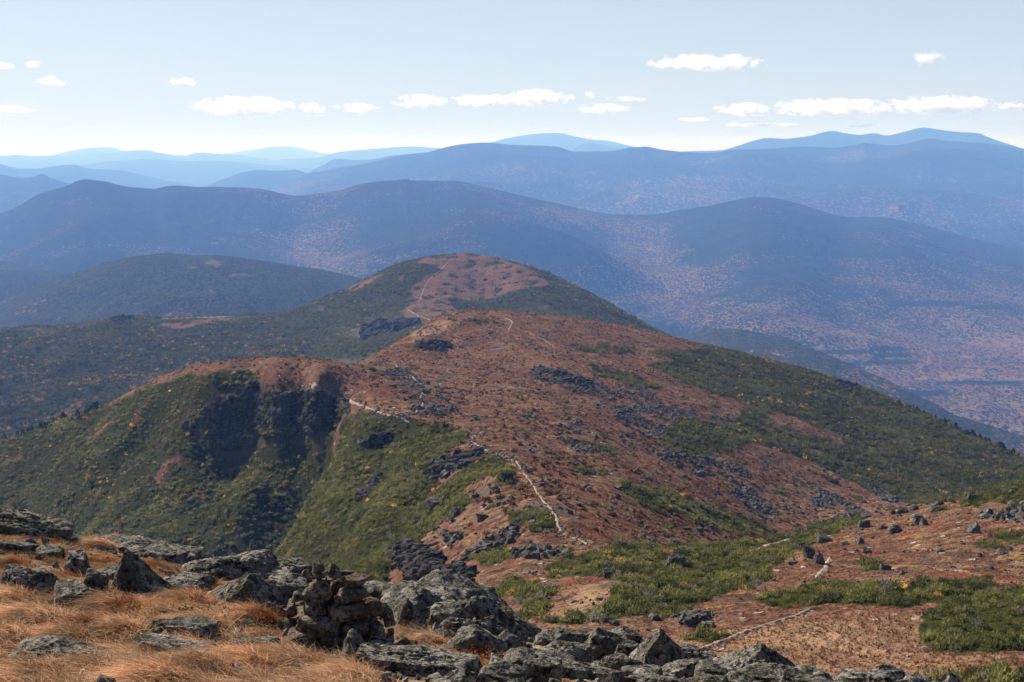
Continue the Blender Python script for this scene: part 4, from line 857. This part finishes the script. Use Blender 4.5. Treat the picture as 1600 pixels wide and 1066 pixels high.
# ------------------------------------------------------------------ boulders on the right hillside and the saddle: x0, y0, x1, y1 in photo px
BO = [(1256,849,1276,873,'block','dark upright boulder, left one of the leaning pair by the sandy trail'),(1268,857,1292,882,'peak','dark pointed boulder, right one of the leaning pair by the sandy trail'),(1277,832,1301,848,'block','grey boulder on the scrub edge just above the leaning pair'),
 (1340,811,1361,825,'block','dark boulder on the heath below the hillside skyline, above the pale humped one'),(1374,818,1388,828,'block','small dark rock touching the pale humped rock on the hillside'),(1384,818,1412,833,'dome','pale humped rock on the upper right hillside'),(1336,838,1354,851,'peak','dark wedge rock standing alone right of the leaning pair'),
 (1427,802,1446,821,'slab','pale slab tipped up on the right hillside'),(1438,808,1452,822,'block','grey rock against the pale tipped up slab'),(1510,813,1540,834,'peak','big dark boulder with a pale left face on the right hillside'),(1508,766,1524,785,'peak','sharp dark pinnacle boulder on the right hillside skyline'),
 (1345,800,1368,809,'slab','flat grey rock lowest on the right hillside skyline'),(1402,791,1421,803,'block','pale blocky rock on the skyline between the flat rock and the pinnacle'),(1423,788,1437,798,'block','dark block on the skyline next to the pale blocky rock'),(1449,788,1471,800,'slab','long grey slab on the skyline left of the pinnacle'),(1460,780,1477,790,'block','square rock perched on the skyline above the long grey slab'),
 (1558,854,1582,866,'block','dark lozenge boulder near the right edge above the long scrub band'),(1462,855,1478,863,'block','small dark rock in the middle of the right hillside'),(1229,874,1249,883,'slab','pale flat rock in the scrub below the leaning pair'),(1346,854,1365,866,'slab','grey flat rock right of the lone wedge rock'),
 (1375,880,1393,892,'block','grey rock on the heath above the long scrub band'),(1404,889,1420,898,'block','pair of low dark stones right of the grey rock above the scrub band'),(1421,904,1437,916,'slab','pale slab lying just above the long scrub band'),(1594,835,1610,848,'block','dark boulder cut by the right edge of the view'),(1576,763,1593,773,'slab','pale slab on the skyline near the right edge'),(1312,844,1331,853,'slab','low rock between the leaning pair and the wedge rock'),
 (1038,861,1074,887,'block','large dark boulder standing in the green scrub at the centre right'),(942,886,963,905,'slab','pale tilted slab in the scrub left of the large dark boulder'),(1012,838,1028,849,'block','dark saddle stone left of its broader twin below the red slope'),(1042,838,1060,850,'block','broad dark saddle stone below the red slope'),(1064,822,1081,830,'slab','flat saddle stone upper left of the green gully edge'),(1083,823,1100,832,'block','dark saddle stone at the green gully edge'),
 (996,831,1010,841,'block','small dark saddle stone nearest the trail end'),(885,795,896,804,'block','dark stone on the red slope right of the trail bend'),(1011,957,1034,970,'block','grey rock at the edge of the bog under the scrub'),(1067,961,1088,978,'slab','slanting grey rock in the rock patch by the bog'),(952,967,970,979,'block','dark rock at the lower left end of the scrub band'),(1089,956,1109,967,'slab','flat grey rock at the right end of the rock patch by the bog'),(1093,969,1119,983,'slab','long low rock in the rock patch by the bog'),
 (789,833,808,850,'block','pale boulder alone beside the oval scrub patch near the trail'),(703,791,723,808,'block','dark boulder on the green slope left of the trail'),(667,775,696,796,'slab','grey slab sunk in the green slope left of the trail'),(740,800,765,815,'slab','grey slab in the rocks left of the oval scrub patch'),(840,752,852,760,'block','dark block on the red slope right of the hikers')]
for i, (x0, y0, x1, y1, kind, lab) in enumerate(BO):
    b = near.hit((x0 + x1) / 2, y1 - 1); D = b[1]; k = D / F; w_, h_ = (x1 - x0) * k, (y1 - y0) * k; h = h_ * 1.35
    o = put_rock('boulder', (float(b[0]), float(b[1] + w_ * .2), float(b[2] + h_ - h / 2)), (w_, w_ * .8, h), kind, 500 + i, MAT['farrock'], 4, float(rng.normal() * .12), .9, smooth=False, label=lab, category='boulder', group='boulders on the far side of the drop'); fit_top(o, y0 + 1, k)

# ------------------------------------------------------------------ dry grass of the summit
def blades(root, length, lean, width, tint, nseg=4):
    """curved strips; root (n,3), lean = horizontal direction vector (n,2) the blade falls towards"""
    n = len(root); q = np.linspace(0, 1, nseg + 1)[None, :, None]; L = length[:, None, None]
    up = np.zeros((n, 1, 3)); up[..., 2] = 1; ln = np.concatenate([lean, np.zeros((n, 1))], 1)[:, None]
    bend = .55 + .9 * rng.random((n, 1, 1))
    c = root[:, None] + L * (up * (q * .78 - .62 * bend * q ** 2.2 * .6) + ln * (q ** 1.6) * bend * .95)
    side = np.stack([-lean[:, 1], lean[:, 0], np.zeros(n)], 1) + .5 * rng.normal(size=(n, 3)); side /= np.linalg.norm(side, axis=1, keepdims=True)
    wq = (width[:, None, None] * (1 - q ** 1.5 * .85)); V = np.stack([c - side[:, None] * wq, c + side[:, None] * wq], 2)
    b = (np.arange(n) * (nseg + 1) * 2)[:, None, None]; k = np.arange(nseg)[None, :, None] * 2; f = (b + k + np.array([0, 1, 3, 2])[None, None]).reshape(-1, 4)
    tt = np.repeat((tint[:, None] * (1 + 1.1 * (q - .45))).reshape(-1, 3), 2, 0)  # depth shading painted into the tint: roots darker, tips brighter
    return V.reshape(-1, 3), f, tt
WIND = np.array([-.93, -.28])
def grass_tint(n, warm):
    q = rng.random((n, 1)) ** 1.3; c = np.array([.42, .175, .07]) * (1 - q) + np.array([.88, .68, .46]) * q
    c = c * (1 - warm) + warm * np.array([.33, .105, .03]); return c * (.7 + .5 * rng.random((n, 1)))
TU = [(22,884,34,15.0,.8,'lone dark brown tussock on the block at the left edge'),(165,838,40,16.8,.2,'pale tussock on the upper left slope under the skyline slab'),(70,978,70,11.4,.1,'bushy straw tussock at the left above the gravelly ledge'),(20,945,60,12.2,.3,'straw tussock at the left edge below the dark flat topped block'),
 (135,984,52,11.2,.9,'tussock with shade painted into its dark red right side in the left middle'),(188,952,52,12.2,.8,'pointed combed tussock under the triangular boulder'),(235,950,40,12.6,.5,'tussock right of the pointed combed one'),(306,950,60,12.4,.6,'rounded tussock with small yellow leaves at its foot'),(402,972,58,12.2,.95,'combed orange tussock sweeping down left of the cairn'),(322,984,50,11.6,.5,'low tussock between the pale slab and the orange one'),
 (196,992,56,11.0,.2,'straw tussock left of the split edged slab'),(110,1000,50,10.8,.2,'short straw tussock on the gravelly ledge'),(320,1052,70,9.6,.35,'broad straw tussock at the bottom left of the cairn'),(395,1048,74,9.8,.4,'thick straw tussock below the low dark rock'),(250,1066,70,9.0,.3,'straw tussock at the bottom edge left'),(482,1050,72,10.2,.45,'wind combed tussock in front of the cairn'),(545,1064,60,9.8,.4,'low tussock below the upright round lichen boulder'),
 (60,1064,70,8.8,.3,'straw tussock at the bottom left edge'),(150,1060,70,9.0,.35,'straw tussock on the bottom edge right of the corner rock'),(628,1004,32,12.6,.25,'small tussock between the cairn and the broad slab'),(680,1004,30,12.4,.3,'tussock behind the broad front slab'),(742,1044,36,11.4,.9,'orange grass clump between the broad slab and the pale ledge'),(420,1000,36,11.6,.4,'small tussock at the left foot of the cairn'),(885,1044,30,12.6,.95,'orange red clump under the right hand rock pile'),(10,1000,60,10.4,.2,'straw tussock at the left edge on the ledge'),(445,1030,50,10.8,.3,'tussock at the front left foot of the cairn')]
for i, (px, py, rpx, D, warm, lab) in enumerate(TU):
    b = fg.hit(px, py); D = b[1]; rad = rpx * D / F * .62; n = int(2600 * min(1.5, (rpx / 55.)) ** 1.2)
    an = rng.random(n) * 6.283; rr = rad * np.sqrt(rng.random(n)); ox, oy = rr * np.cos(an) * 1.15, rr * np.sin(an)
    root = fg.at(b[0] + ox, b[1] + oy); dome_h = .42 * rad * (1 - (rr / rad) ** 2); root[:, 2] += dome_h - .01
    ln = WIND[None] * (.35 + .75 * rng.random((n, 1))) + .42 * rng.normal(size=(n, 2)) + np.stack([ox, oy], 1) / rad * .35
    v, f, tt = blades(root, rad * (.65 + .65 * rng.random(n)), ln, np.full(n, .0018) + .0010 * rng.random(n), grass_tint(n, warm * np.clip(.5 + ox / rad, 0, 1)[:, None]))  # rust tint deepens to the right, painting in the tussock's shaded side
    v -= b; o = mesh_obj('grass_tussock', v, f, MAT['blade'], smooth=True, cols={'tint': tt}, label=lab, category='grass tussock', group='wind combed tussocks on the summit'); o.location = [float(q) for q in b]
cx_, cy_ = fg.PX, fg.PY
gmask = (inpoly(cx_, cy_, [(-300,1200),(-300,840),(60,838),(150,862),(300,890),(420,940),(470,1020),(560,1030),(620,1090),(600,1200)])).astype(float) * (fg.Y > 6.5) * (fg.Y < 19)
gmask += .5 * inpoly(cx_, cy_, [(600,985),(690,985),(760,1030),(900,1030),(900,1050),(740,1050),(640,1010)]) * (fg.Y < 14)
gmask = np.clip(gmask, 0, 1) * sstep(-.15, .25, fbm(fg.X / .5, fg.Y / .5, 3, 44))
n = 60000; pos, i, j = fg.sample(gmask, n); up_ = sstep(13.2, 14.2, pos[:, 1])
ln = WIND[None] * (.3 + .7 * rng.random((n, 1))) + .55 * rng.normal(size=(n, 2))
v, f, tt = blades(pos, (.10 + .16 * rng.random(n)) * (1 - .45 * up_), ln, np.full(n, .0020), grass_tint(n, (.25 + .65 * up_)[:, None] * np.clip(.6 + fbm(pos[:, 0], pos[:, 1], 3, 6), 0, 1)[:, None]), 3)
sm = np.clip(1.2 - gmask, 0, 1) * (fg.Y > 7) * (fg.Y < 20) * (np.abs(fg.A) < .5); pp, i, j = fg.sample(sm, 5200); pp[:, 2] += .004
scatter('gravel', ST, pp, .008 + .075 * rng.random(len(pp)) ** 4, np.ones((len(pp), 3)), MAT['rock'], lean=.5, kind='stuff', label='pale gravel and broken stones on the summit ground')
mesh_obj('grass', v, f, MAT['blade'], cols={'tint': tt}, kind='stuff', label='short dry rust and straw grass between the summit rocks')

def leaf_plant(px, py, seed, col, lab, n=60, sz=.012, sp=.14, sheet=fg):
    r = np.random.default_rng(seed); b = sheet.hit(px, py); V = []; Fc = []
    for _ in range(n):
        c = np.array([r.normal() * sp, r.normal() * sp, .03 + .10 * r.random()]); u = r.normal(size=3); u /= np.linalg.norm(u); w_ = np.cross(u, r.normal(size=3)); w_ /= np.linalg.norm(w_); k = len(V)
        V += [c - u * sz, c + w_ * sz * .6, c + u * sz, c - w_ * sz * .6]; Fc.append((k, k + 1, k + 2, k + 3))
    tt = np.array(col)[None] * (.7 + .6 * r.random((len(V), 1)))
    o = mesh_obj('low_plant', np.array(V), np.array(Fc), MAT['blade'], smooth=False, cols={'tint': tt}, label=lab, category='plant', group='small leafy plants between the tussocks'); o.location = [float(q) for q in b]
leaf_plant(232, 962, 1, (.55, .33, .03), 'small yellow leaved plant beside the pointed combed tussock')
leaf_plant(284, 960, 2, (.55, .33, .03), 'small yellow leaved plant under the rounded tussock')
leaf_plant(330, 966, 3, (.10, .08, .05), 'dark twiggy dwarf shrub between the rounded and the orange tussock', 160, .014, .18)
leaf_plant(395, 990, 4, (.09, .08, .05), 'dark twiggy dwarf shrub left of the cairn foot', 160, .014, .18)
leaf_plant(760, 1040, 5, (.40, .10, .02), 'red orange leafed plant by the small dark block', 120, .014, .13)
leaf_plant(240, 1062, 6, (.45, .12, .03), 'tiny red leaved plant at the bottom edge', 70, .012, .16)

# ------------------------------------------------------------------ trees that stand alone: spruces on the skylines and golden birches on the slope
def mb_tree(conifer, seed):
    r = np.random.default_rng(seed); V = []; Fc = []
    for i in range(260 if conifer else 220):
        if conifer:
            q = r.random() ** .8; rad = .30 * (1 - q) * (.75 + .5 * r.random()) + .015; an = r.random() * 6.283; c = np.array([math.cos(an) * rad, math.sin(an) * rad, .10 + .9 * q]); o = np.array([math.cos(an), math.sin(an), -.25])
        else:
            d = r.normal(size=3); d /= np.linalg.norm(d); c = d * np.array([.36, .36, .34]) * r.random() ** .4 + np.array([0, 0, .64]); o = r.normal(size=3)
        o = o / np.linalg.norm(o); sd_ = np.cross(o, r.normal(size=3)); sd_ /= np.linalg.norm(sd_); s = .10 * (.6 + .8 * r.random()); k = len(V)
        V += [c - sd_ * s * .5, c + sd_ * s * .5, c + o * s * 1.3]; Fc.append((k, k + 1, k + 2))
    return np.array(V), np.array(Fc)
def trunk_mesh(h):
    V = []; Fc = []
    for k in range(4):
        z = h * k / 3.; rr = .022 * (1 - .25 * k)
        for j in range(6): V.append((math.cos(j * 1.047) * rr + .01 * k, math.sin(j * 1.047) * rr, z))
    for k in range(3):
        for j in range(6): Fc.append((k * 6 + j, k * 6 + (j + 1) % 6, k * 6 + 6 + (j + 1) % 6, k * 6 + 6 + j))
    return np.array(V), np.array(Fc)
m = N('bark'); MAT['bark'] = m.done(m.mix(m.noise(8, 3), (.10, .08, .065), (.20, .17, .14)))
PROTO = {}
def tree(kind, conifer, loc, size, tint, lab, group):
    r = empty(kind, [float(q) for q in loc], label=lab, category='tree', group=group); r.scale = (size,) * 3; r.rotation_euler.z = float(rng.random() * 6.28)
    key = (kind, tint, int(rng.integers(0, 3)))
    if key not in PROTO:
        v, f = mb_tree(conifer, 900 + len(PROTO)); c = mesh_obj('crown', v, f, MAT['needles'], smooth=False, cols={'tint': np.array(tint)[None] * (.6 + .8 * rng.random((len(v), 1)))})
        t = mesh_obj('trunk', *trunk_mesh(.95 if conifer else .6), MAT['bark']); PROTO[key] = (c, t)
    else:
        c0_, t0_ = PROTO[key]; c = c0_.copy(); t = t0_.copy(); COL.objects.link(c); COL.objects.link(t)
    c.parent = r; t.parent = r
SKY_R = [(1270,583),(1340,603),(1400,628),(1450,650),(1500,673),(1550,697),(1600,720)]
for k in range(64):
    px = 1395 + 205 * rng.random() ** .8; a, _ = pix(px, 600); i = int((a - near.a[0]) / (near.a[1] - near.a[0])); seg = (near.Y[i] > 700) & (near.Y[i] < 1050); j = np.nonzero(seg)[0][np.argmax(near.T[i][seg])]
    D = near.Y[i, j] * (.97 + .05 * rng.random()); gold = rng.random() < .22
    tree('birch_tree' if gold else 'spruce_tree', not gold, near.at(a * D, D) - np.array([0, 0, .2]), 2.2 + 2.8 * rng.random() * (px - 1330) / 270, (.40, .24, .06) if gold else (.030, .042, .020), 'small golden birch on the right skyline above the valley' if gold else 'small dark spruce on the right skyline above the valley', 'birches on the right skyline' if gold else 'spruces on the right skyline')
for k in range(34):
    px = 2 + 150 * rng.random(); a, _ = pix(px, 600); i = int((a - near.a[0]) / (near.a[1] - near.a[0])); seg = (near.Y[i] > 640) & (near.Y[i] < 850); j = np.nonzero(seg)[0][np.argmax(near.T[i][seg])]
    D = near.Y[i, j] * (.98 + .03 * rng.random()); tree('spruce_tree', True, near.at(a * D, D) - np.array([0, 0, .2]), 2. + 2.4 * rng.random(), (.030, .042, .020), 'small dark spruce on the left skyline of the knob slope', 'spruces on the left skyline')
for px, py, s, tn, lab in ((138,756,4.2,(.55,.30,.06),'golden birch alone on the left slope, the brightest one'),(363,743,3.2,(.42,.20,.12),'pinkish birch in the middle of the left slope'),(446,763,3.4,(.46,.22,.10),'orange birch near the gully of the left slope'),(294,772,2.4,(.48,.28,.08),'small golden birch low on the left slope'),(259,790,3.6,(.50,.30,.08),'wide golden birch low on the left slope'),(234,750,2.2,(.42,.18,.08),'small orange birch left of the pinkish one'),(252,678,2.2,(.42,.20,.10),'small orange birch under the left cliff'),(20,790,3.0,(.42,.18,.08),'orange birch at the left edge above the summit rocks'),(188,822,2.4,(.45,.12,.08),'small red birch just above the summit grass')):
    b = near.hit(px, py); tree('birch_tree', False, b, s, tn, lab, 'autumn birches on the left slope')
b = dome.hit(714, 402); v, f = rock_mesh(77, (3.2, 3.2, 3.4), 'peak', 3); o = mesh_obj('summit_cairn', v, f, MAT['farrock'], smooth=False, label='tiny cairn on the very top of the dome shaped summit', category='cairn'); o.location = [float(b[0]), float(b[1]), float(b[2] + .9)]

# ------------------------------------------------------------------ two hikers on the trail
def skin(name, joints, bones, mat, parent, sub=1):
    me = bpy.data.meshes.new(name); me.from_pydata([j[:3] for j in joints], bones, []); me.materials.append(mat); o = bpy.data.objects.new(name, me); COL.objects.link(o)
    md = o.modifiers.new('skin', 'SKIN'); md.use_smooth_shade = True
    for i, j in enumerate(joints): me.skin_vertices[0].data[i].radius = (j[3], j[3])
    me.skin_vertices[0].data[0].use_root = True; s_ = o.modifiers.new('sub', 'SUBSURF'); s_.levels = s_.render_levels = sub; o.parent = parent; return o
def flat(name, c, r=.8):
    m = N(name); return m.done(m.mix(m.noise(30, 3), tuple(q * .8 for q in c), c), r)
skinm = flat('skin_tone', (.45, .26, .18)); dk = flat('dark_trousers', (.03, .03, .035)); hairm = flat('hair', (.04, .025, .018)); polem = flat('pole_metal', (.3, .3, .3), .4); bootm = flat('boots', (.05, .035, .025))
def hiker(loc, rz, jacket, pack, lab, stride=.18, pole_side=1, h=1.72):
    r = empty('person', [float(q) for q in loc], label=lab, category='person', group='hikers on the trail'); r.rotation_euler.z = rz; r.scale = (h / 1.75,) * 3
    J = [(0, 0, .95, .135), (0, .02, 1.15, .125), (0, .03, 1.38, .145), (0, .02, 1.50, .06), (0, 0, 1.57, .085), (0, -.01, 1.66, .098), (0, 0, 1.73, .06)]; B = [(0, 1), (1, 2), (2, 3), (3, 4), (4, 5), (5, 6)]
    for sx in (-1, 1):
        k = len(J); st = stride * sx
        J += [(.10 * sx, 0, .88, .095), (.10 * sx, -st * .6 - .05, .50, .066), (.10 * sx, -st + .03, .10, .046), (.10 * sx, -st - .10, .04, .04)]; B += [(0, k), (k, k + 1), (k + 1, k + 2), (k + 2, k + 3)]
        k = len(J); J += [(.20 * sx, .02, 1.42, .062), (.27 * sx, .02, 1.16, .046), (.26 * sx, -.24, 1.06, .032), (.26 * sx, -.32, 1.06, .030)]; B += [(2, k), (k, k + 1), (k + 1, k + 2), (k + 2, k + 3)]
        for q in range(5): J.append((.26 * sx + (.03 - .014 * q) * sx, -.40 + .012 * abs(q - 2) if q else -.35, 1.045 - .012 * (q % 2), .009)); B.append((k + 3, len(J) - 1))
    skin('body', J, B, skinm, r, 2)
    t = [(0, .02, .98, .15), (0, .02, 1.15, .145), (0, .03, 1.38, .165), (0, .02, 1.47, .09)]; tb = [(0, 1), (1, 2), (2, 3)]
    for sx in (-1, 1): k = len(t); t += [(.20 * sx, .02, 1.41, .078), (.27 * sx, .02, 1.16, .06), (.26 * sx, -.2, 1.07, .045)]; tb += [(2, k), (k, k + 1), (k + 1, k + 2)]
    skin('jacket', t, tb, flat('jacket_cloth', jacket), r)
    t = [(0, 0, .96, .15)]; tb = []
    for sx in (-1, 1): k = len(t); st = stride * sx; t += [(.10 * sx, 0, .86, .108), (.10 * sx, -st * .6 - .05, .50, .08), (.10 * sx, -st + .02, .14, .06)]; tb += [(0, k), (k, k + 1), (k + 1, k + 2)]
    skin('trousers', t, tb, dk, r)
    for sx in (-1, 1): skin('boot', [(.10 * sx, -stride * sx + .05, .05, .055), (.10 * sx, -stride * sx - .12, .04, .05)], [(0, 1)], bootm, r)
    skin('hair', [(0, .03, 1.68, .095), (0, .02, 1.74, .085)], [(0, 1)], hairm, r)
    skin('backpack', [(0, .24, 1.06, .13), (0, .26, 1.25, .16), (0, .22, 1.44, .12)], [(0, 1), (1, 2)], flat('pack_cloth', pack), r)
    for sx in (-1, 1):
        skin('nose' if sx < 0 else 'mouth', [(0, -.105, 1.65 if sx < 0 else 1.605, .014), (0, -.118 if sx < 0 else -.1, 1.635 if sx < 0 else 1.602, .016)], [(0, 1)], skinm if sx < 0 else hairm, r, 1)
        skin('eye', [(.035 * sx, -.093, 1.675, .010), (.035 * sx, -.098, 1.675, .008)], [(0, 1)], hairm, r, 1)
        p = empty('trekking_pole', (0, 0, 0), label=('trekking pole in the right hand of ' if sx < 0 else 'trekking pole in the left hand of ') + lab[:60].split(' with')[0].split(',')[0], category='pole')
        skin('shaft', [(.26 * sx, -.37, 1.07, .014), (.28 * sx, -.52, .02, .010)], [(0, 1)], polem, p, 1); skin('grip', [(.26 * sx, -.36, 1.12, .020), (.26 * sx, -.375, 1.0, .018)], [(0, 1)], bootm, p, 1)
        p.location = r.location; p.rotation_euler = r.rotation_euler; p.scale = r.scale
h1 = near.hit(815.5, 738.5); hiker(h1, .25, (.20, .04, .05), (.04, .05, .09), 'hiker in a dark red jacket on the trail, left of the two, with blue pack')
h2_ = near.hit(822, 738.5); hiker(near.at(h2_[0], h2_[1]), -.5, (.05, .05, .06), (.22, .09, .05), 'hiker in dark clothes, right of the two on the trail, with a rust pack', -.16)

# ------------------------------------------------------------------ clouds far behind, above the haze
m = bpy.data.materials.new('cloud_vapour'); m.use_nodes = True; t = m.node_tree; t.nodes.remove(t.nodes['Principled BSDF'])
def nn(typ, **kw):
    x = t.nodes.new(typ)
    for k, v in kw.items(): setattr(x, k, v)
    return x
tc = nn('ShaderNodeTexCoord'); ln_ = nn('ShaderNodeVectorMath', operation='LENGTH'); t.links.new(tc.outputs['Object'], ln_.inputs[0])
nz = nn('ShaderNodeTexNoise'); geo = nn('ShaderNodeNewGeometry'); sc_ = nn('ShaderNodeVectorMath', operation='MULTIPLY'); sc_.inputs[1].default_value = (.0030, .0030, .0046); t.links.new(geo.outputs['Position'], sc_.inputs[0]); t.links.new(sc_.outputs[0], nz.inputs['Vector'])
nz.inputs['Scale'].default_value = 1.; nz.inputs['Detail'].default_value = 6; nz.inputs['Roughness'].default_value = .62
def ma(op, a, b):
    x = nn('ShaderNodeMath', operation=op)
    for i, q in enumerate((a, b)):
        if isinstance(q, (int, float)): x.inputs[i].default_value = q
        else: t.links.new(q, x.inputs[i])
    return x.outputs[0]
dn = ma('ADD', ma('SUBTRACT', 1.0, ln_.outputs['Value']), ma('MULTIPLY', ma('SUBTRACT', nz.outputs[0], .60), 4.2))
dn = ma('MULTIPLY', ma('MAXIMUM', ma('MINIMUM', ma('MULTIPLY', dn, 2.5), .6), 0.0), .008)
pv = nn('ShaderNodeVolumePrincipled'); pv.inputs['Color'].default_value = (1, 1, 1, 1); pv.inputs['Anisotropy'].default_value = .5; t.links.new(dn, pv.inputs['Density']); t.links.new(pv.outputs[0], t.nodes['Material Output'].inputs['Volume'])
MAT['cloud'] = m
CLD = [(1107,98,170,26,'long flat cloud highest at the right'),(1447,91,52,24,'faint wisp of cloud high near the right edge'),(378,166,135,32,'largest left cloud with a grey base'),(283,128,40,16,'small puff above the largest left cloud'),(80,128,42,18,'thin slanting wisp at the upper left'),(48,99,30,14,'small wisp at the upper left above the slanting one'),(22,171,64,12,'flat low cloud at the left edge'),(490,168,46,18,'small cloud right of the largest left cloud'),(558,169,64,18,'low cloud, second right of the largest left cloud'),(658,158,78,24,'ragged cloud left of the centre pair'),(755,157,90,20,'left cloud of the touching centre pair'),(838,153,96,27,'right cloud of the touching centre pair'),(942,170,80,16,'low flat cloud right of the centre pair'),(978,155,54,9,'thin streak of cloud above the low flat one'),(924,147,18,14,'tiny puff between the centre pair and the thin streak'),(1088,187,54,7,'thin low streak left of the right hand clouds'),(1162,170,82,20,'rounded cloud left of the big flat right one'),(1176,182,50,10,'small cloud under the rounded one'),(1190,195,110,7,'thin low streak under the rounded cloud'),(1300,168,172,29,'big flat right cloud above the jagged range'),(1470,165,165,31,'big right cloud with a grey base near the edge'),(1584,166,40,16,'small cloud cut by the right edge'),(1355,196,60,7,'thin low streak above the jagged range'),(4,102,30,12,'wisp of cloud cut by the left edge')]
vi, fi = ico(3)
for px, py, w_, h_, lab in CLD:
    base = py + h_ / 2; D = min(46000, 1500. * F / max(EYE - base, 1)); 
    c = P(px, py, D); k = D / F; o = mesh_obj('cloud', vi, fi, m, label=lab, category='cloud', group='small fair weather clouds'); o.location = [float(q) for q in c]; o.scale = (w_ * k * .62, w_ * k * .45, h_ * k * .54)
def add_haze():
    m = bpy.data.materials.new('air_haze'); m.use_nodes = True; t = m.node_tree; t.nodes.remove(t.nodes['Principled BSDF'])
    v = t.nodes.new('ShaderNodeVolumePrincipled'); v.inputs['Density'].default_value = HAZE_DENSITY; v.inputs['Color'].default_value = (*HAZE_COLOR, 1)
    v.inputs['Absorption Color'].default_value = (1, 1, 1, 1); v.inputs['Anisotropy'].default_value = HAZE_G
    t.links.new(v.outputs[0], t.nodes['Material Output'].inputs['Volume'])
    x0, x1, y0, y1, z0, z1 = -61000, 61000, -2500, 117000, -985, 330
    c = [(x, y, z) for x in (x0, x1) for y in (y0, y1) for z in (z0, z1)]
    f = [(0, 1, 3, 2), (4, 6, 7, 5), (0, 4, 5, 1), (2, 3, 7, 6), (0, 2, 6, 4), (1, 5, 7, 3)]
    mesh_obj('haze', c, f, m, smooth=False, kind='stuff', label='pale blue autumn haze filling the valleys between the mountains')
add_haze()
